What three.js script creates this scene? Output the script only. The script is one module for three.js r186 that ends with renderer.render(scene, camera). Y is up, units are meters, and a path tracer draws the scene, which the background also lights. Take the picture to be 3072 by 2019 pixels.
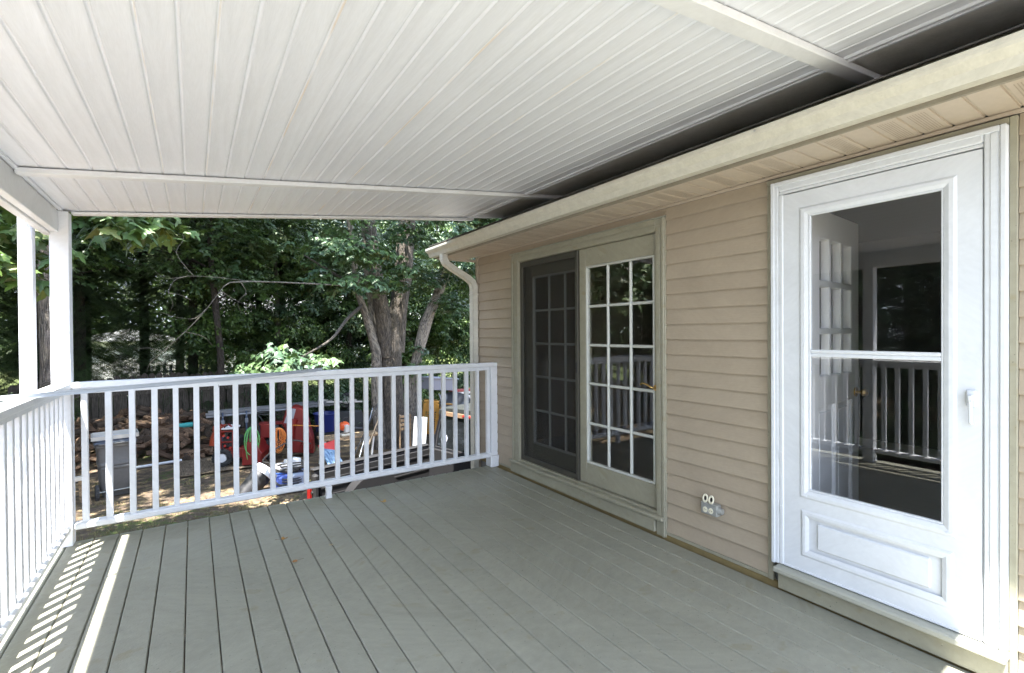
import * as THREE from 'three';
import { ConvexGeometry } from 'three/addons/geometries/ConvexGeometry.js';
import { mergeGeometries, mergeVertices, toCreasedNormals } from 'three/addons/utils/BufferGeometryUtils.js';
import { ImprovedNoise } from 'three/addons/math/ImprovedNoise.js';

// ---------------------------------------------------------------- camera, sky, sun, exposure
// The deck top is y = 0, the house wall is the plane x = 2.76, the deck boards run along z.
const scene = new THREE.Scene();
const camera = new THREE.PerspectiveCamera(70.224, 1024 / 673, 0.05, 400);
camera.position.set(0, 1.45, 0);
camera.lookAt(0 + Math.sin(0.58818), 1.45 + Math.tan(-0.00811), -Math.cos(0.58818));
camera.rotateZ(-0.00698);
camera.updateMatrixWorld();

const SUN = new THREE.Vector3(-0.23, 1, 0.25).normalize();
// hazy summer sky: pale blue overhead, whiter towards the horizon, alike in every direction
{
  const w = 64, h = 64, d = new Float32Array(w * h * 4);
  for (let j = 0; j < h; j++) for (let i = 0; i < w; i++) {
    const el = ((j + 0.5) / h - 0.5) * Math.PI, t = Math.pow(Math.max(0, 1 - Math.max(0, el) / (Math.PI / 2)), 2.2), k = (j * w + i) * 4;
    d[k] = 0.32 + 0.27 * t; d[k + 1] = 0.41 + 0.25 * t; d[k + 2] = 0.60 + 0.18 * t; d[k + 3] = 1;
  }
  const sky = new THREE.DataTexture(d, w, h, THREE.RGBAFormat, THREE.FloatType);
  sky.mapping = THREE.EquirectangularReflectionMapping; sky.magFilter = THREE.LinearFilter; sky.needsUpdate = true;
  scene.background = sky; scene.environment = sky;
}
const sun = new THREE.DirectionalLight(new THREE.Color(1, 0.96, 0.90), 4.4);
sun.position.copy(SUN).multiplyScalar(60);
sun.castShadow = true;
sun.shadow.mapSize.set(4096, 4096);
Object.assign(sun.shadow.camera, { left: -25, right: 25, top: 25, bottom: -25, near: 1, far: 140 });
scene.add(sun, sun.target);

const renderer = new THREE.WebGLRenderer({ antialias: true });
renderer.toneMapping = THREE.LinearToneMapping;
renderer.toneMappingExposure = 7.7;
renderer.shadowMap.enabled = true;

// ---------------------------------------------------------------- helpers
let seed = 20250;
const rnd = () => { seed |= 0; seed = seed + 0x6D2B79F5 | 0; let t = Math.imul(seed ^ seed >>> 15, 1 | seed); t = t + Math.imul(t ^ t >>> 7, 61 | t) ^ t; return ((t ^ t >>> 14) >>> 0) / 4294967296; };
const rr = (a, b) => a + (b - a) * rnd();
const pick = (a) => a[Math.floor(rnd() * a.length)];
const noise = new ImprovedNoise();
const V = (x, y, z) => new THREE.Vector3(x, y, z);
const taken = new Map();
function numbered(name) {
  const n = taken.get(name); taken.set(name, (n ?? 0) + 1);
  return n === undefined ? name : `${name}_${String(n).padStart(3, '0')}`;
}
function tag(o, label, category, group) { o.userData = { label, category }; if (group) o.userData.group = group; return o; }
function thing(name, label, category, [x, y, z] = [0, 0, 0], turn = 0, group) {
  const o = new THREE.Group(); o.name = numbered(name); o.position.set(x, y, z); o.rotation.y = turn; scene.add(o);
  return tag(o, label, category, group);
}
function grp(name, parent) { const o = new THREE.Group(); o.name = name; parent.add(o); return o; }
function mesh(name, geo, mat, parent) {
  const m = new THREE.Mesh(Array.isArray(geo) ? merge(geo) : geo, mat);
  m.name = parent === scene ? numbered(name) : name; parent.add(m); return m;
}
function one(name, geo, mat, label, category, group) { return tag(mesh(name, geo, mat, scene), label, category, group); }
function merge(list) {
  const a = list.map((g) => { const h = g.index ? g.toNonIndexed() : g; for (const k of Object.keys(h.attributes)) if (!['position', 'normal', 'uv'].includes(k)) h.deleteAttribute(k); if (!h.attributes.normal) h.computeVertexNormals(); if (!h.attributes.uv) boxUV(h); return h; });
  return mergeGeometries(a);
}
// texture coordinates in metres, each triangle laid flat on the axis it faces
function boxUV(g) {
  if (g.index) g = g.toNonIndexed();
  const p = g.attributes.position, uv = new Float32Array(p.count * 2), a = V(), b = V(), c = V(), n = V();
  for (let i = 0; i < p.count; i += 3) {
    a.fromBufferAttribute(p, i); b.fromBufferAttribute(p, i + 1); c.fromBufferAttribute(p, i + 2);
    n.copy(b).sub(a).cross(c.clone().sub(a));
    const ax = Math.abs(n.x), ay = Math.abs(n.y), az = Math.abs(n.z);
    [a, b, c].forEach((v, k) => {
      const u = ax >= ay && ax >= az ? [v.z, v.y] : ay >= az ? [v.x, v.z] : [v.x, v.y];
      uv[(i + k) * 2] = u[0]; uv[(i + k) * 2 + 1] = u[1];
    });
  }
  g.setAttribute('uv', new THREE.BufferAttribute(uv, 2)); return g;
}
// a chamfered box between two corners
const boxCache = new Map();
function cham(w, h, d, c = 0.004) {
  c = Math.min(c, w * 0.45, h * 0.45, d * 0.45);
  const key = [w, h, d, c].map((v) => v.toFixed(5)).join();
  if (boxCache.has(key)) return boxCache.get(key);
  const pts = [], X = w / 2, Y = h / 2, Z = d / 2;
  for (const i of [-1, 1]) for (const j of [-1, 1]) for (const k of [-1, 1])
    pts.push(V(i * X, j * (Y - c), k * (Z - c)), V(i * (X - c), j * Y, k * (Z - c)), V(i * (X - c), j * (Y - c), k * Z));
  const g = boxUV(new ConvexGeometry(pts)); boxCache.set(key, g); return g;
}
const slab = (x0, x1, y0, y1, z0, z1, c = 0.004) => boxUV(cham(x1 - x0, y1 - y0, z1 - z0, c).clone().translate((x0 + x1) / 2, (y0 + y1) / 2, (z0 + z1) / 2));
const plainBox = (x0, x1, y0, y1, z0, z1) => boxUV(new THREE.BoxGeometry(x1 - x0, y1 - y0, z1 - z0).translate((x0 + x1) / 2, (y0 + y1) / 2, (z0 + z1) / 2));
// a straight bar from a to b
function bar(a, b, r, seg = 8, r2 = r) {
  const A = Array.isArray(a) ? V(...a) : a, Bv = Array.isArray(b) ? V(...b) : b, d = Bv.clone().sub(A);
  const g = new THREE.CylinderGeometry(r2, r, d.length(), seg);
  g.applyQuaternion(new THREE.Quaternion().setFromUnitVectors(V(0, 1, 0), d.clone().normalize()));
  return g.translate((A.x + Bv.x) / 2, (A.y + Bv.y) / 2, (A.z + Bv.z) / 2);
}
function beamBar(a, b, w, h, c = 0.003) {   // rectangular bar along a-b, w across, h up
  const A = V(...a), Bv = V(...b), d = Bv.clone().sub(A), g = cham(d.length(), h, w, c).clone();
  const x = d.clone().normalize(), z = V().crossVectors(x, V(0, 1, 0)).normalize(), y = V().crossVectors(z, x);
  g.applyMatrix4(new THREE.Matrix4().makeBasis(x, y, z)); return g.translate((A.x + Bv.x) / 2, (A.y + Bv.y) / 2, (A.z + Bv.z) / 2);
}
const tube = (pts, r, n = 40, seg = 8, closed = false) => new THREE.TubeGeometry(new THREE.CatmullRomCurve3(pts.map((p) => V(...p)), closed), n, r, seg, closed);
// a profile in the x-y plane swept along z
function sweepZ(pts, z0, z1) {
  const s = new THREE.Shape(pts.map((p) => new THREE.Vector2(...p)));
  return boxUV(new THREE.ExtrudeGeometry(s, { depth: z1 - z0, bevelEnabled: false }).translate(0, 0, z0));
}
// an outline in the z-y plane given thickness along x
function plateX(outline, x0, x1, holes = []) {
  const s = new THREE.Shape(outline.map(([z, y]) => new THREE.Vector2(-z, y)));
  for (const h of holes) s.holes.push(new THREE.Path(h.map(([z, y]) => new THREE.Vector2(-z, y))));
  const g = new THREE.ExtrudeGeometry(s, { depth: x1 - x0, bevelEnabled: false });
  return boxUV(g.rotateY(Math.PI / 2).translate(x0, 0, 0));
}
const rect = (z0, z1, y0, y1) => [[z0, y0], [z1, y0], [z1, y1], [z0, y1]];

// ---------------------------------------------------------------- procedural materials
function tex(w, h, f, srgb = true, rep) {
  const d = new Uint8Array(w * h * 4);
  for (let j = 0; j < h; j++) for (let i = 0; i < w; i++) {
    const c = f(i / w, j / h, i, j), k = (j * w + i) * 4;
    for (let n = 0; n < 3; n++) d[k + n] = Math.max(0, Math.min(255, (c.length ? c[n] : c) * 255));
    d[k + 3] = 255;
  }
  const t = new THREE.DataTexture(d, w, h); t.wrapS = t.wrapT = THREE.RepeatWrapping; t.magFilter = THREE.LinearFilter; t.minFilter = THREE.LinearMipmapLinearFilter; t.generateMipmaps = true;
  if (srgb) t.colorSpace = THREE.SRGBColorSpace;
  if (rep) t.repeat.set(...rep);
  t.needsUpdate = true; return t;
}
// noise that repeats over the unit square
function tn(u, v, f, s = 0) { const a = u * Math.PI * 2, b = v * Math.PI * 2, k = f / 6.283; return noise.noise(Math.cos(a) * k + s, Math.sin(a) * k + Math.cos(b) * k * 1.3, Math.sin(b) * k * 1.3 + s * 1.7); }
const fbm = (u, v, f, s = 0) => tn(u, v, f, s) * 0.55 + tn(u, v, f * 2.1, s + 9) * 0.28 + tn(u, v, f * 4.3, s + 21) * 0.17;
const lin = (r, g, b) => new THREE.Color().setRGB(r, g, b);
const std = (c, rough = 0.6, extra = {}) => new THREE.MeshStandardMaterial({ color: c, roughness: rough, ...extra });
const M = {};
{
  const paintWear = tex(1024, 1024, (u, v) => { const n = fbm(u, v, 7, 3), m = fbm(u, v, 40, 11), s = tn(u, v, 210, 5), g = fbm(u, v, 16, 17); let k = 0.94 + n * 0.06 + m * 0.06; let w = 0; if (g > 0.26) w = Math.min(1, (g - 0.26) * 6) * (0.5 + m); k *= 1 - w * 0.10; if (s > 0.66) k *= 1.22; if (tn(u, v, 190, 55) > 0.68) k *= 0.72; return [k * (1 + w * 0.03), k, k * (1 - w * 0.07)]; }, true, [0.55, 0.55]);
  const paintBump = tex(512, 512, (u, v) => 0.5 + fbm(u * 1, v, 60, 2) * 0.5 + tn(u, v, 160, 4) * 0.2, false, [1.3, 1.3]);
  M.deck = [0, 1, 2].map((i) => std(lin(0.308 + i * 0.008, 0.305 + i * 0.008, 0.244 + i * 0.007), 0.5, { map: paintWear, bumpMap: paintBump, bumpScale: 0.0015 }));
  const fine = tex(512, 512, (u, v) => { const n = fbm(u, v, 6, 13), m = fbm(u, v, 50, 7); const k = 0.965 + n * 0.04 + m * 0.03; return [k, k, k]; }, true, [0.8, 0.8]);
  const brush = tex(256, 256, (u, v) => 0.5 + tn(u, v * 0.2, 60, 2) * 0.3 + tn(u, v, 90, 5) * 0.15, false, [2, 2]);
  M.white = std(lin(0.79, 0.81, 0.84), 0.45, { map: fine, bumpMap: brush, bumpScale: 0.0003 });
  M.vinyl = std(lin(0.80, 0.83, 0.90), 0.38, { map: fine });
  M.doorWhite = std(lin(0.73, 0.765, 0.81), 0.38, { map: fine });
  const stain = (c, at) => tex(64, 1024, (u, v) => { const n = tn(0.2, v, 9, at * 3) * 0.5 + 0.5, k = 0.97 + tn(u, v, 30, 1) * 0.02, w = Math.max(0, 1 - Math.abs(u - at - n * 0.02) / 0.035) * Math.max(0, Math.min(1, (tn(0.3, v, 5, at * 7) + 0.25) * 3)); return [k * (1 + (c[0] - 1) * w), k * (1 + (c[1] - 1) * w), k * (1 + (c[2] - 1) * w)]; });
  M.vinylStain = [std(lin(0.80, 0.83, 0.90), 0.38, { map: stain([0.98, 0.95, 0.90], 0.93) }), std(lin(0.80, 0.83, 0.90), 0.38, { map: stain([0.94, 0.87, 0.78], 0.955) })];
  M.siding = [0, 1, 2, 3].map((i) => std(lin(0.410 + i * 0.006, 0.342 + i * 0.006, 0.258 + i * 0.005), 0.5, { map: fine, bumpMap: tex(256, 256, (u, v) => 0.5 + tn(u * 0.25, v, 70, 30 + i) * 0.4, false, [1, 2]), bumpScale: 0.0006 }));
  M.trim = std(lin(0.36, 0.345, 0.262), 0.45, { map: paintWear, bumpMap: brush, bumpScale: 0.0008 });
  M.trimPale = std(lin(0.40, 0.40, 0.34), 0.5, { map: fine });
  M.muntin = std(lin(0.60, 0.62, 0.58), 0.45, { map: fine });
  const grime = tex(512, 512, (u, v) => { const n = fbm(u, v, 14, 31), m = fbm(u, v, 60, 8); let k = 0.96 + n * 0.06 + m * 0.05; if (fbm(u, v, 90, 14) > 0.46) k -= 0.12; return [k, k * 0.995, k * 0.965]; }, true, [1.2, 1.2]);
  M.gutter = std(lin(0.63, 0.62, 0.575), 0.42, { map: grime });
  M.fascia = std(lin(0.27, 0.245, 0.205), 0.45, { map: grime });
  M.soffit = std(lin(0.53, 0.455, 0.37), 0.45, { map: fine });
  M.hole = std(lin(0.22, 0.17, 0.12), 0.9);
  M.screenFrame = std(lin(0.075, 0.072, 0.062), 0.45, { metalness: 0.2, map: grime });
  M.screen = std(lin(0.018, 0.017, 0.015), 0.95, { transparent: true, opacity: 0.42 });
  M.glass = new THREE.MeshPhysicalMaterial({ color: 0xffffff, roughness: 0, transmission: 1, thickness: 0, ior: 1.52 });
  M.brass = std(lin(0.62, 0.42, 0.16), 0.28, { metalness: 1 });
  M.zinc = std(lin(0.42, 0.44, 0.46), 0.5, { metalness: 0.5, map: grime });
  M.ivory = std(lin(0.78, 0.74, 0.58), 0.4);
  M.dark = std(lin(0.02, 0.02, 0.02), 0.7);
  M.shingle = [0, 1, 2].map((i) => std(lin(0.10 + i * 0.015, 0.097 + i * 0.014, 0.092 + i * 0.013), 0.95, { bumpMap: tex(128, 128, () => rnd(), false, [6, 6]), bumpScale: 0.003 }));
  M.flash = std(lin(0.74, 0.75, 0.76), 0.5, { map: grime });
  M.inWall = std(lin(0.20, 0.195, 0.19), 0.8); M.inFloor = std(lin(0.06, 0.035, 0.02), 0.4, { map: grime }); M.inTrim = std(lin(0.84, 0.85, 0.86), 0.4);
  M.rawWood = std(lin(0.24, 0.185, 0.085), 0.8, { map: grime }); M.joist = std(lin(0.07, 0.06, 0.045), 0.9);
  const grain = (s) => tex(256, 512, (u, v) => { const r = tn(u, v * 0.12, 46, s), q = fbm(u, v, 10, s + 4); const k = 0.82 + r * 0.34 + q * 0.2; return [k, k * 0.985, k * 0.97]; }, true, [1.5, 0.8]);
  M.greyWood = [0, 1, 2].map((i) => std(lin(0.100 + i * 0.016, 0.088 + i * 0.014, 0.074 + i * 0.012), 0.9, { map: grain(40 + i * 3) }));
  M.paleWood = std(lin(0.50, 0.36, 0.22), 0.75, { map: grain(50) });
  M.plywood = std(lin(0.24, 0.185, 0.13), 0.9, { map: grain(55) });
  M.logSkin = std(lin(0.10, 0.072, 0.052), 0.95, { map: grain(60), bumpMap: tex(128, 128, (u, v) => 0.5 + fbm(u, v * 0.3, 30, 61), false, [3, 3]), bumpScale: 0.004 });
  M.logCut = [0, 1, 2].map((i) => std(lin(0.26 - i * 0.07, 0.165 - i * 0.046, 0.105 - i * 0.03), 0.85, { map: grain(63 + i) }));
}
const P = { };   // plastics and metals of the yard, made on demand
const plastic = (r, g, b, rough = 0.45, metal = 0) => { const k = [r, g, b, rough, metal].join(); return P[k] ??= std(lin(r, g, b), rough, { metalness: metal }); };

// ---------------------------------------------------------------- the deck
const deck = thing('porch_deck', 'grey green painted plank deck of the covered porch', 'deck');
{
  const edges = []; for (let k = -2; k < 24; k++) edges.push(-0.600 + k * 0.1385);
  const bd = edges.map((x, i) => { const gap = i < 12 ? rr(0.0042, 0.0056) : rr(0.0026, 0.0040); return [x + gap / 2, Math.min(x + 0.1385 - gap / 2, 2.742)]; }).filter(([a, b]) => b - a > 0.03);
  for (const [a, b] of bd) mesh('deck_board', slab(a, b, -0.030 + rr(-0.0008, 0), rr(-0.0008, 0.0004), -4.50 + rr(-0.006, 0.006), 2.6, 0.0045), pick(M.deck), deck);
  mesh('rim_joist', slab(-0.90, 2.74, -0.22, -0.031, -4.485, -4.445, 0.003), M.deck[0], deck);
  mesh('rim_joist', slab(-0.905, -0.865, -0.22, -0.031, -4.44, 2.6, 0.003), M.deck[0], deck);
  for (let z = -4.05; z < 2.6; z += 0.41) mesh('joist', plainBox(-0.86, 2.74, -0.21, -0.0315, z - 0.019, z + 0.019), M.joist, deck);
  for (const [x, z] of [[-0.8, -4.36], [0.9, -4.36], [2.55, -4.36], [-0.8, -1.2], [-0.8, 2.3], [0.9, 2.3]]) mesh('deck_post', slab(x - 0.045, x + 0.045, -1.3, -0.212, z - 0.045, z + 0.045), M.rawWood, deck);
}
// ---------------------------------------------------------------- posts and beam of the porch
function post(label, x0, x1, y0, y1, z0, z1) { return one('porch_post', slab(x0, x1, y0, y1, z0, z1, 0.004), M.white, label, 'post'); }
post('white square corner post between the two porch railings', -0.80, -0.70, 0.0015, 2.300, -4.512, -4.412);
post('white square post of the side railing, beyond the left edge', -0.80, -0.70, 0.0015, 2.139, -2.26, -2.16);
post('white square post of the side railing beside the camera', -0.80, -0.70, 0.0015, 2.139, -0.23, -0.13);
{
  const b = thing('porch_beam', 'long white painted beam carrying the low edge of the porch roof', 'beam');
  mesh('beam_board', slab(-0.795, -0.752, 2.153, 2.300, -4.408, -0.02, 0.003), M.white, b);
  mesh('beam_board', slab(-0.842, -0.7965, 2.140, 2.292, -4.50, -0.02, 0.003), M.white, b);
}
{
  const c = thing('aluminium_post', 'white fluted aluminium post standing just outside the corner post', 'post');
  const pts = []; const w = 0.037;
  for (let s = 0; s < 4; s++) for (let k = -5; k <= 5; k++) { const t = k / 5.5 * w, r = w - (Math.abs(k) % 2 ? 0.0035 : 0) - (Math.abs(k) === 5 ? 0.001 : 0); const a = s * Math.PI / 2; pts.push([r * Math.cos(a) - t * Math.sin(a), r * Math.sin(a) + t * Math.cos(a)]); }
  const g = new THREE.ExtrudeGeometry(new THREE.Shape(pts.map((p) => new THREE.Vector2(...p))), { depth: 3.46, bevelEnabled: false }).rotateX(-Math.PI / 2);
  mesh('shaft', boxUV(g.translate(-0.912, -1.19, -4.43)), M.vinyl, c);
  mesh('base_plate', slab(-0.96, -0.864, -1.215, -1.19, -4.478, -4.382), M.vinyl, c);
}
// ---------------------------------------------------------------- railings
const balGeo = cham(0.038, 0.93, 0.038, 0.003), balGeo2 = cham(0.036, 0.93, 0.038, 0.003);
{
  const r = thing('porch_railing', 'white wooden railing across the far end of the deck', 'railing');
  mesh('top_rail', slab(-0.698, 2.752, 1.084, 1.126, -4.503, -4.413, 0.005), M.white, r);
  mesh('sub_rail', slab(-0.698, 2.668, 1.046, 1.0835, -4.475, -4.437, 0.003), M.white, r);
  const br = mesh('bottom_rail', slab(-0.698, 2.690, 0.104, 0.150, -4.492, -4.418, 0.010), M.white, r);
  for (let k = 0; k < 26; k++) { const m = mesh('baluster', k % 2 ? balGeo : balGeo2, M.white, r); m.position.set(-0.638 + k * 0.1315 + rr(-0.002, 0.002), 0.598, -4.4555); m.rotation.y = rr(-0.03, 0.03); }
  mesh('end_post', slab(2.670, 2.752, 0.125, 1.083, -4.490, -4.418, 0.003), M.white, r);
  mesh('end_block', slab(2.652, 2.755, 0.002, 0.124, -4.508, -4.396, 0.006), M.white, r);
  const s = new THREE.Shape([[-0.026, 0], [0.026, 0], [0.020, 0.05], [0.026, 0.102], [-0.026, 0.102], [-0.020, 0.05]].map((p) => new THREE.Vector2(...p)));
  mesh('foot', boxUV(new THREE.ExtrudeGeometry(s, { depth: 0.05, bevelEnabled: false }).translate(0.985, 0.0015, -4.446)), M.white, r);
  mesh('hook', tube([[0.165, 1.046, -4.434], [0.165, 1.034, -4.425], [0.165, 1.042, -4.415], [0.165, 1.058, -4.417]], 0.002, 10, 5), M.zinc, r);
}
function sideRail(label, z0, z1) {
  const r = thing('porch_railing', label, 'railing');
  mesh('top_rail', slab(-0.788, -0.698, 1.083, 1.125, z0, z1, 0.005), M.white, r);
  mesh('sub_rail', slab(-0.764, -0.726, 1.045, 1.0825, z0, z1, 0.003), M.white, r);
  mesh('bottom_rail', slab(-0.782, -0.708, 0.105, 0.152, z0, z1, 0.010), M.white, r);
  for (let z = z0 + 0.085; z < z1 - 0.03; z += 0.1177) { const m = mesh('baluster', pick([balGeo, balGeo2]), M.white, r); m.position.set(-0.745, 0.5985, z); m.rotation.y = rr(-0.04, 0.04); }
}
sideRail('white railing along the left side of the deck, sunlight through its balusters', -4.410, -2.262);
sideRail('white side railing beside the camera, next to the sunlit deck', -2.158, -0.232);
sideRail('white side railing behind the camera on the open deck', -0.128, 2.55);
{
  const t = [[-1.62, 1.150, -2.90], [-0.90, 1.137, -3.345], [-0.30, 1.137, -3.66], [0.25, 1.133, -3.985], [0.62, 1.133, -4.225], [0.95, 1.1345, -4.46]];
  const c = new THREE.CatmullRomCurve3(t.map((p) => V(...p))), n = 48, pos = [], idx = [];
  const sec = [[0, 0], [0.012, 0], [0.012, 0.004], [0.004, 0.006], [0.004, 0.020], [0.012, 0.022], [0.012, 0.026], [0, 0.026]];
  for (let i = 0; i <= n; i++) { const p = c.getPoint(i / n), tg = c.getTangent(i / n), sd = V().crossVectors(tg, V(0, 1, 0)).normalize(); for (const [a, b] of sec) { const q = p.clone().addScaledVector(sd, a - 0.006); pos.push(q.x, q.y + b - 0.010, q.z); } }
  for (let i = 0; i < n; i++) for (let k = 0; k < 8; k++) { const a = i * 8 + k, b = i * 8 + (k + 1) % 8; idx.push(a, b, a + 8, b, b + 8, a + 8); }
  const g = new THREE.BufferGeometry(); g.setAttribute('position', new THREE.Float32BufferAttribute(pos, 3)); g.setIndex(idx);
  one('trim_strip', toCreasedNormals(boxUV(g), 0.4), plastic(0.46, 0.50, 0.55, 0.4), 'thin white vinyl trim strip lying across the corner of the railings', 'trim strip');
}
// ---------------------------------------------------------------- porch roof with its panelled ceiling
const SL = 0.1124, YC = 2.394, cy = (x) => YC + SL * x;
const proof = thing('porch_roof', 'shed roof over the porch with a white panelled vinyl ceiling', 'roof');
{
  const pitch = 0.1035, ang = Math.atan(SL);
  // one panel: a faintly arched face, then a rounded groove that stands proud at its lip
  const prof = []; const N = 8, wf = 0.0865;
  for (let i = 0; i <= N; i++) { const t = i / N; prof.push([t * wf, 0.0026 * Math.sin(Math.PI * t)]); }
  prof.push([wf + 0.0012, 0.0003], [wf + 0.0060, 0.0052], [wf + 0.0075, 0.0060], [wf + 0.0095, 0.0060], [wf + 0.0110, 0.0052], [pitch - 0.0014, 0.0003], [pitch - 0.0003, 0]);
  const up = prof.slice().reverse().map(([x, y]) => [x, y + 0.0016]);
  const shape = new THREE.Shape([...prof, ...up].map((p) => new THREE.Vector2(...p)));
  const spans = [[-4.505, -3.432], [-3.431, -1.000], [-0.999, -0.02]];
  const geos = spans.map(([a, b]) => {
    const g = new THREE.ExtrudeGeometry(shape, { depth: b - a, bevelEnabled: false, steps: 1 });
    const p = g.attributes.position, uv = new Float32Array(p.count * 2);
    for (let i = 0; i < p.count; i++) { uv[i * 2] = p.getX(i) / pitch; uv[i * 2 + 1] = p.getZ(i) / 1.6; }
    g.setAttribute('uv', new THREE.BufferAttribute(uv, 2));
    return toCreasedNormals(g, 0.5);
  });
  for (let k = 0; k < 31; k++) {
    const x = -0.7405 + k * pitch * Math.cos(ang);
    spans.forEach(([a], s) => {
      const stain = k === 5 || k === 7 || k === 20 ? 0 : k === 10 || k === 15 ? 1 : -1;
      const m = mesh('ceiling_panel', geos[s], stain >= 0 && s < 2 ? M.vinylStain[stain] : M.vinyl, proof);
      m.position.set(x, cy(x) + rr(-0.0006, 0.0006), a); m.rotation.z = ang + rr(-0.004, 0.004);
    });
  }
  const onCeil = (x0, x1, y0, y1, z0, z1, c) => { const L = (x1 - x0) / Math.cos(ang); return boxUV(cham(L, y1 - y0, z1 - z0, c).clone().translate(L / 2, (y0 + y1) / 2, (z0 + z1) / 2).applyMatrix4(new THREE.Matrix4().makeRotationZ(ang)).translate(x0, cy(x0), 0)); };
  mesh('batten', onCeil(-0.745, 2.90, -0.034, -0.0045, -3.475, -3.410, 0.003), M.white, proof);
  mesh('batten', onCeil(-0.745, 2.90, -0.036, -0.0045, -1.025, -0.955, 0.003), M.white, proof);
  mesh('edge_trim', onCeil(-0.695, 2.50, -0.022, -0.0045, -4.528, -4.462, 0.003), M.white, proof);
  mesh('channel', onCeil(2.425, 2.446, -0.012, 0.006, -4.50, -0.02, 0.002), M.vinyl, proof);
  mesh('channel', onCeil(2.456, 2.474, -0.016, 0.004, -4.50, -0.02, 0.002), M.vinyl, proof);
  for (const [a, b] of [[-4.50, -2.702], [-2.698, -1.002], [-0.998, -0.02]]) mesh('flashing_panel', onCeil(2.476, 3.05, 0.004, 0.008, a, b, 0.001), M.flash, proof);
  mesh('cove', slab(-0.7515, -0.728, 2.300, 2.3135, -4.41, -0.02, 0.003), M.vinyl, proof);
  mesh('roof_deck', onCeil(-0.90, 3.25, 0.03, 0.16, -4.55, 0.0, 0.004), M.white, proof);
  mesh('fascia_board', onCeil(-0.928, -0.902, -0.01, 0.17, -4.55, 0.0, 0.003), M.white, proof);
  mesh('roof_cover', onCeil(-0.95, 3.35, 0.165, 0.175, -4.57, 0.02, 0.002), M.shingle[0], proof);
}
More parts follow.
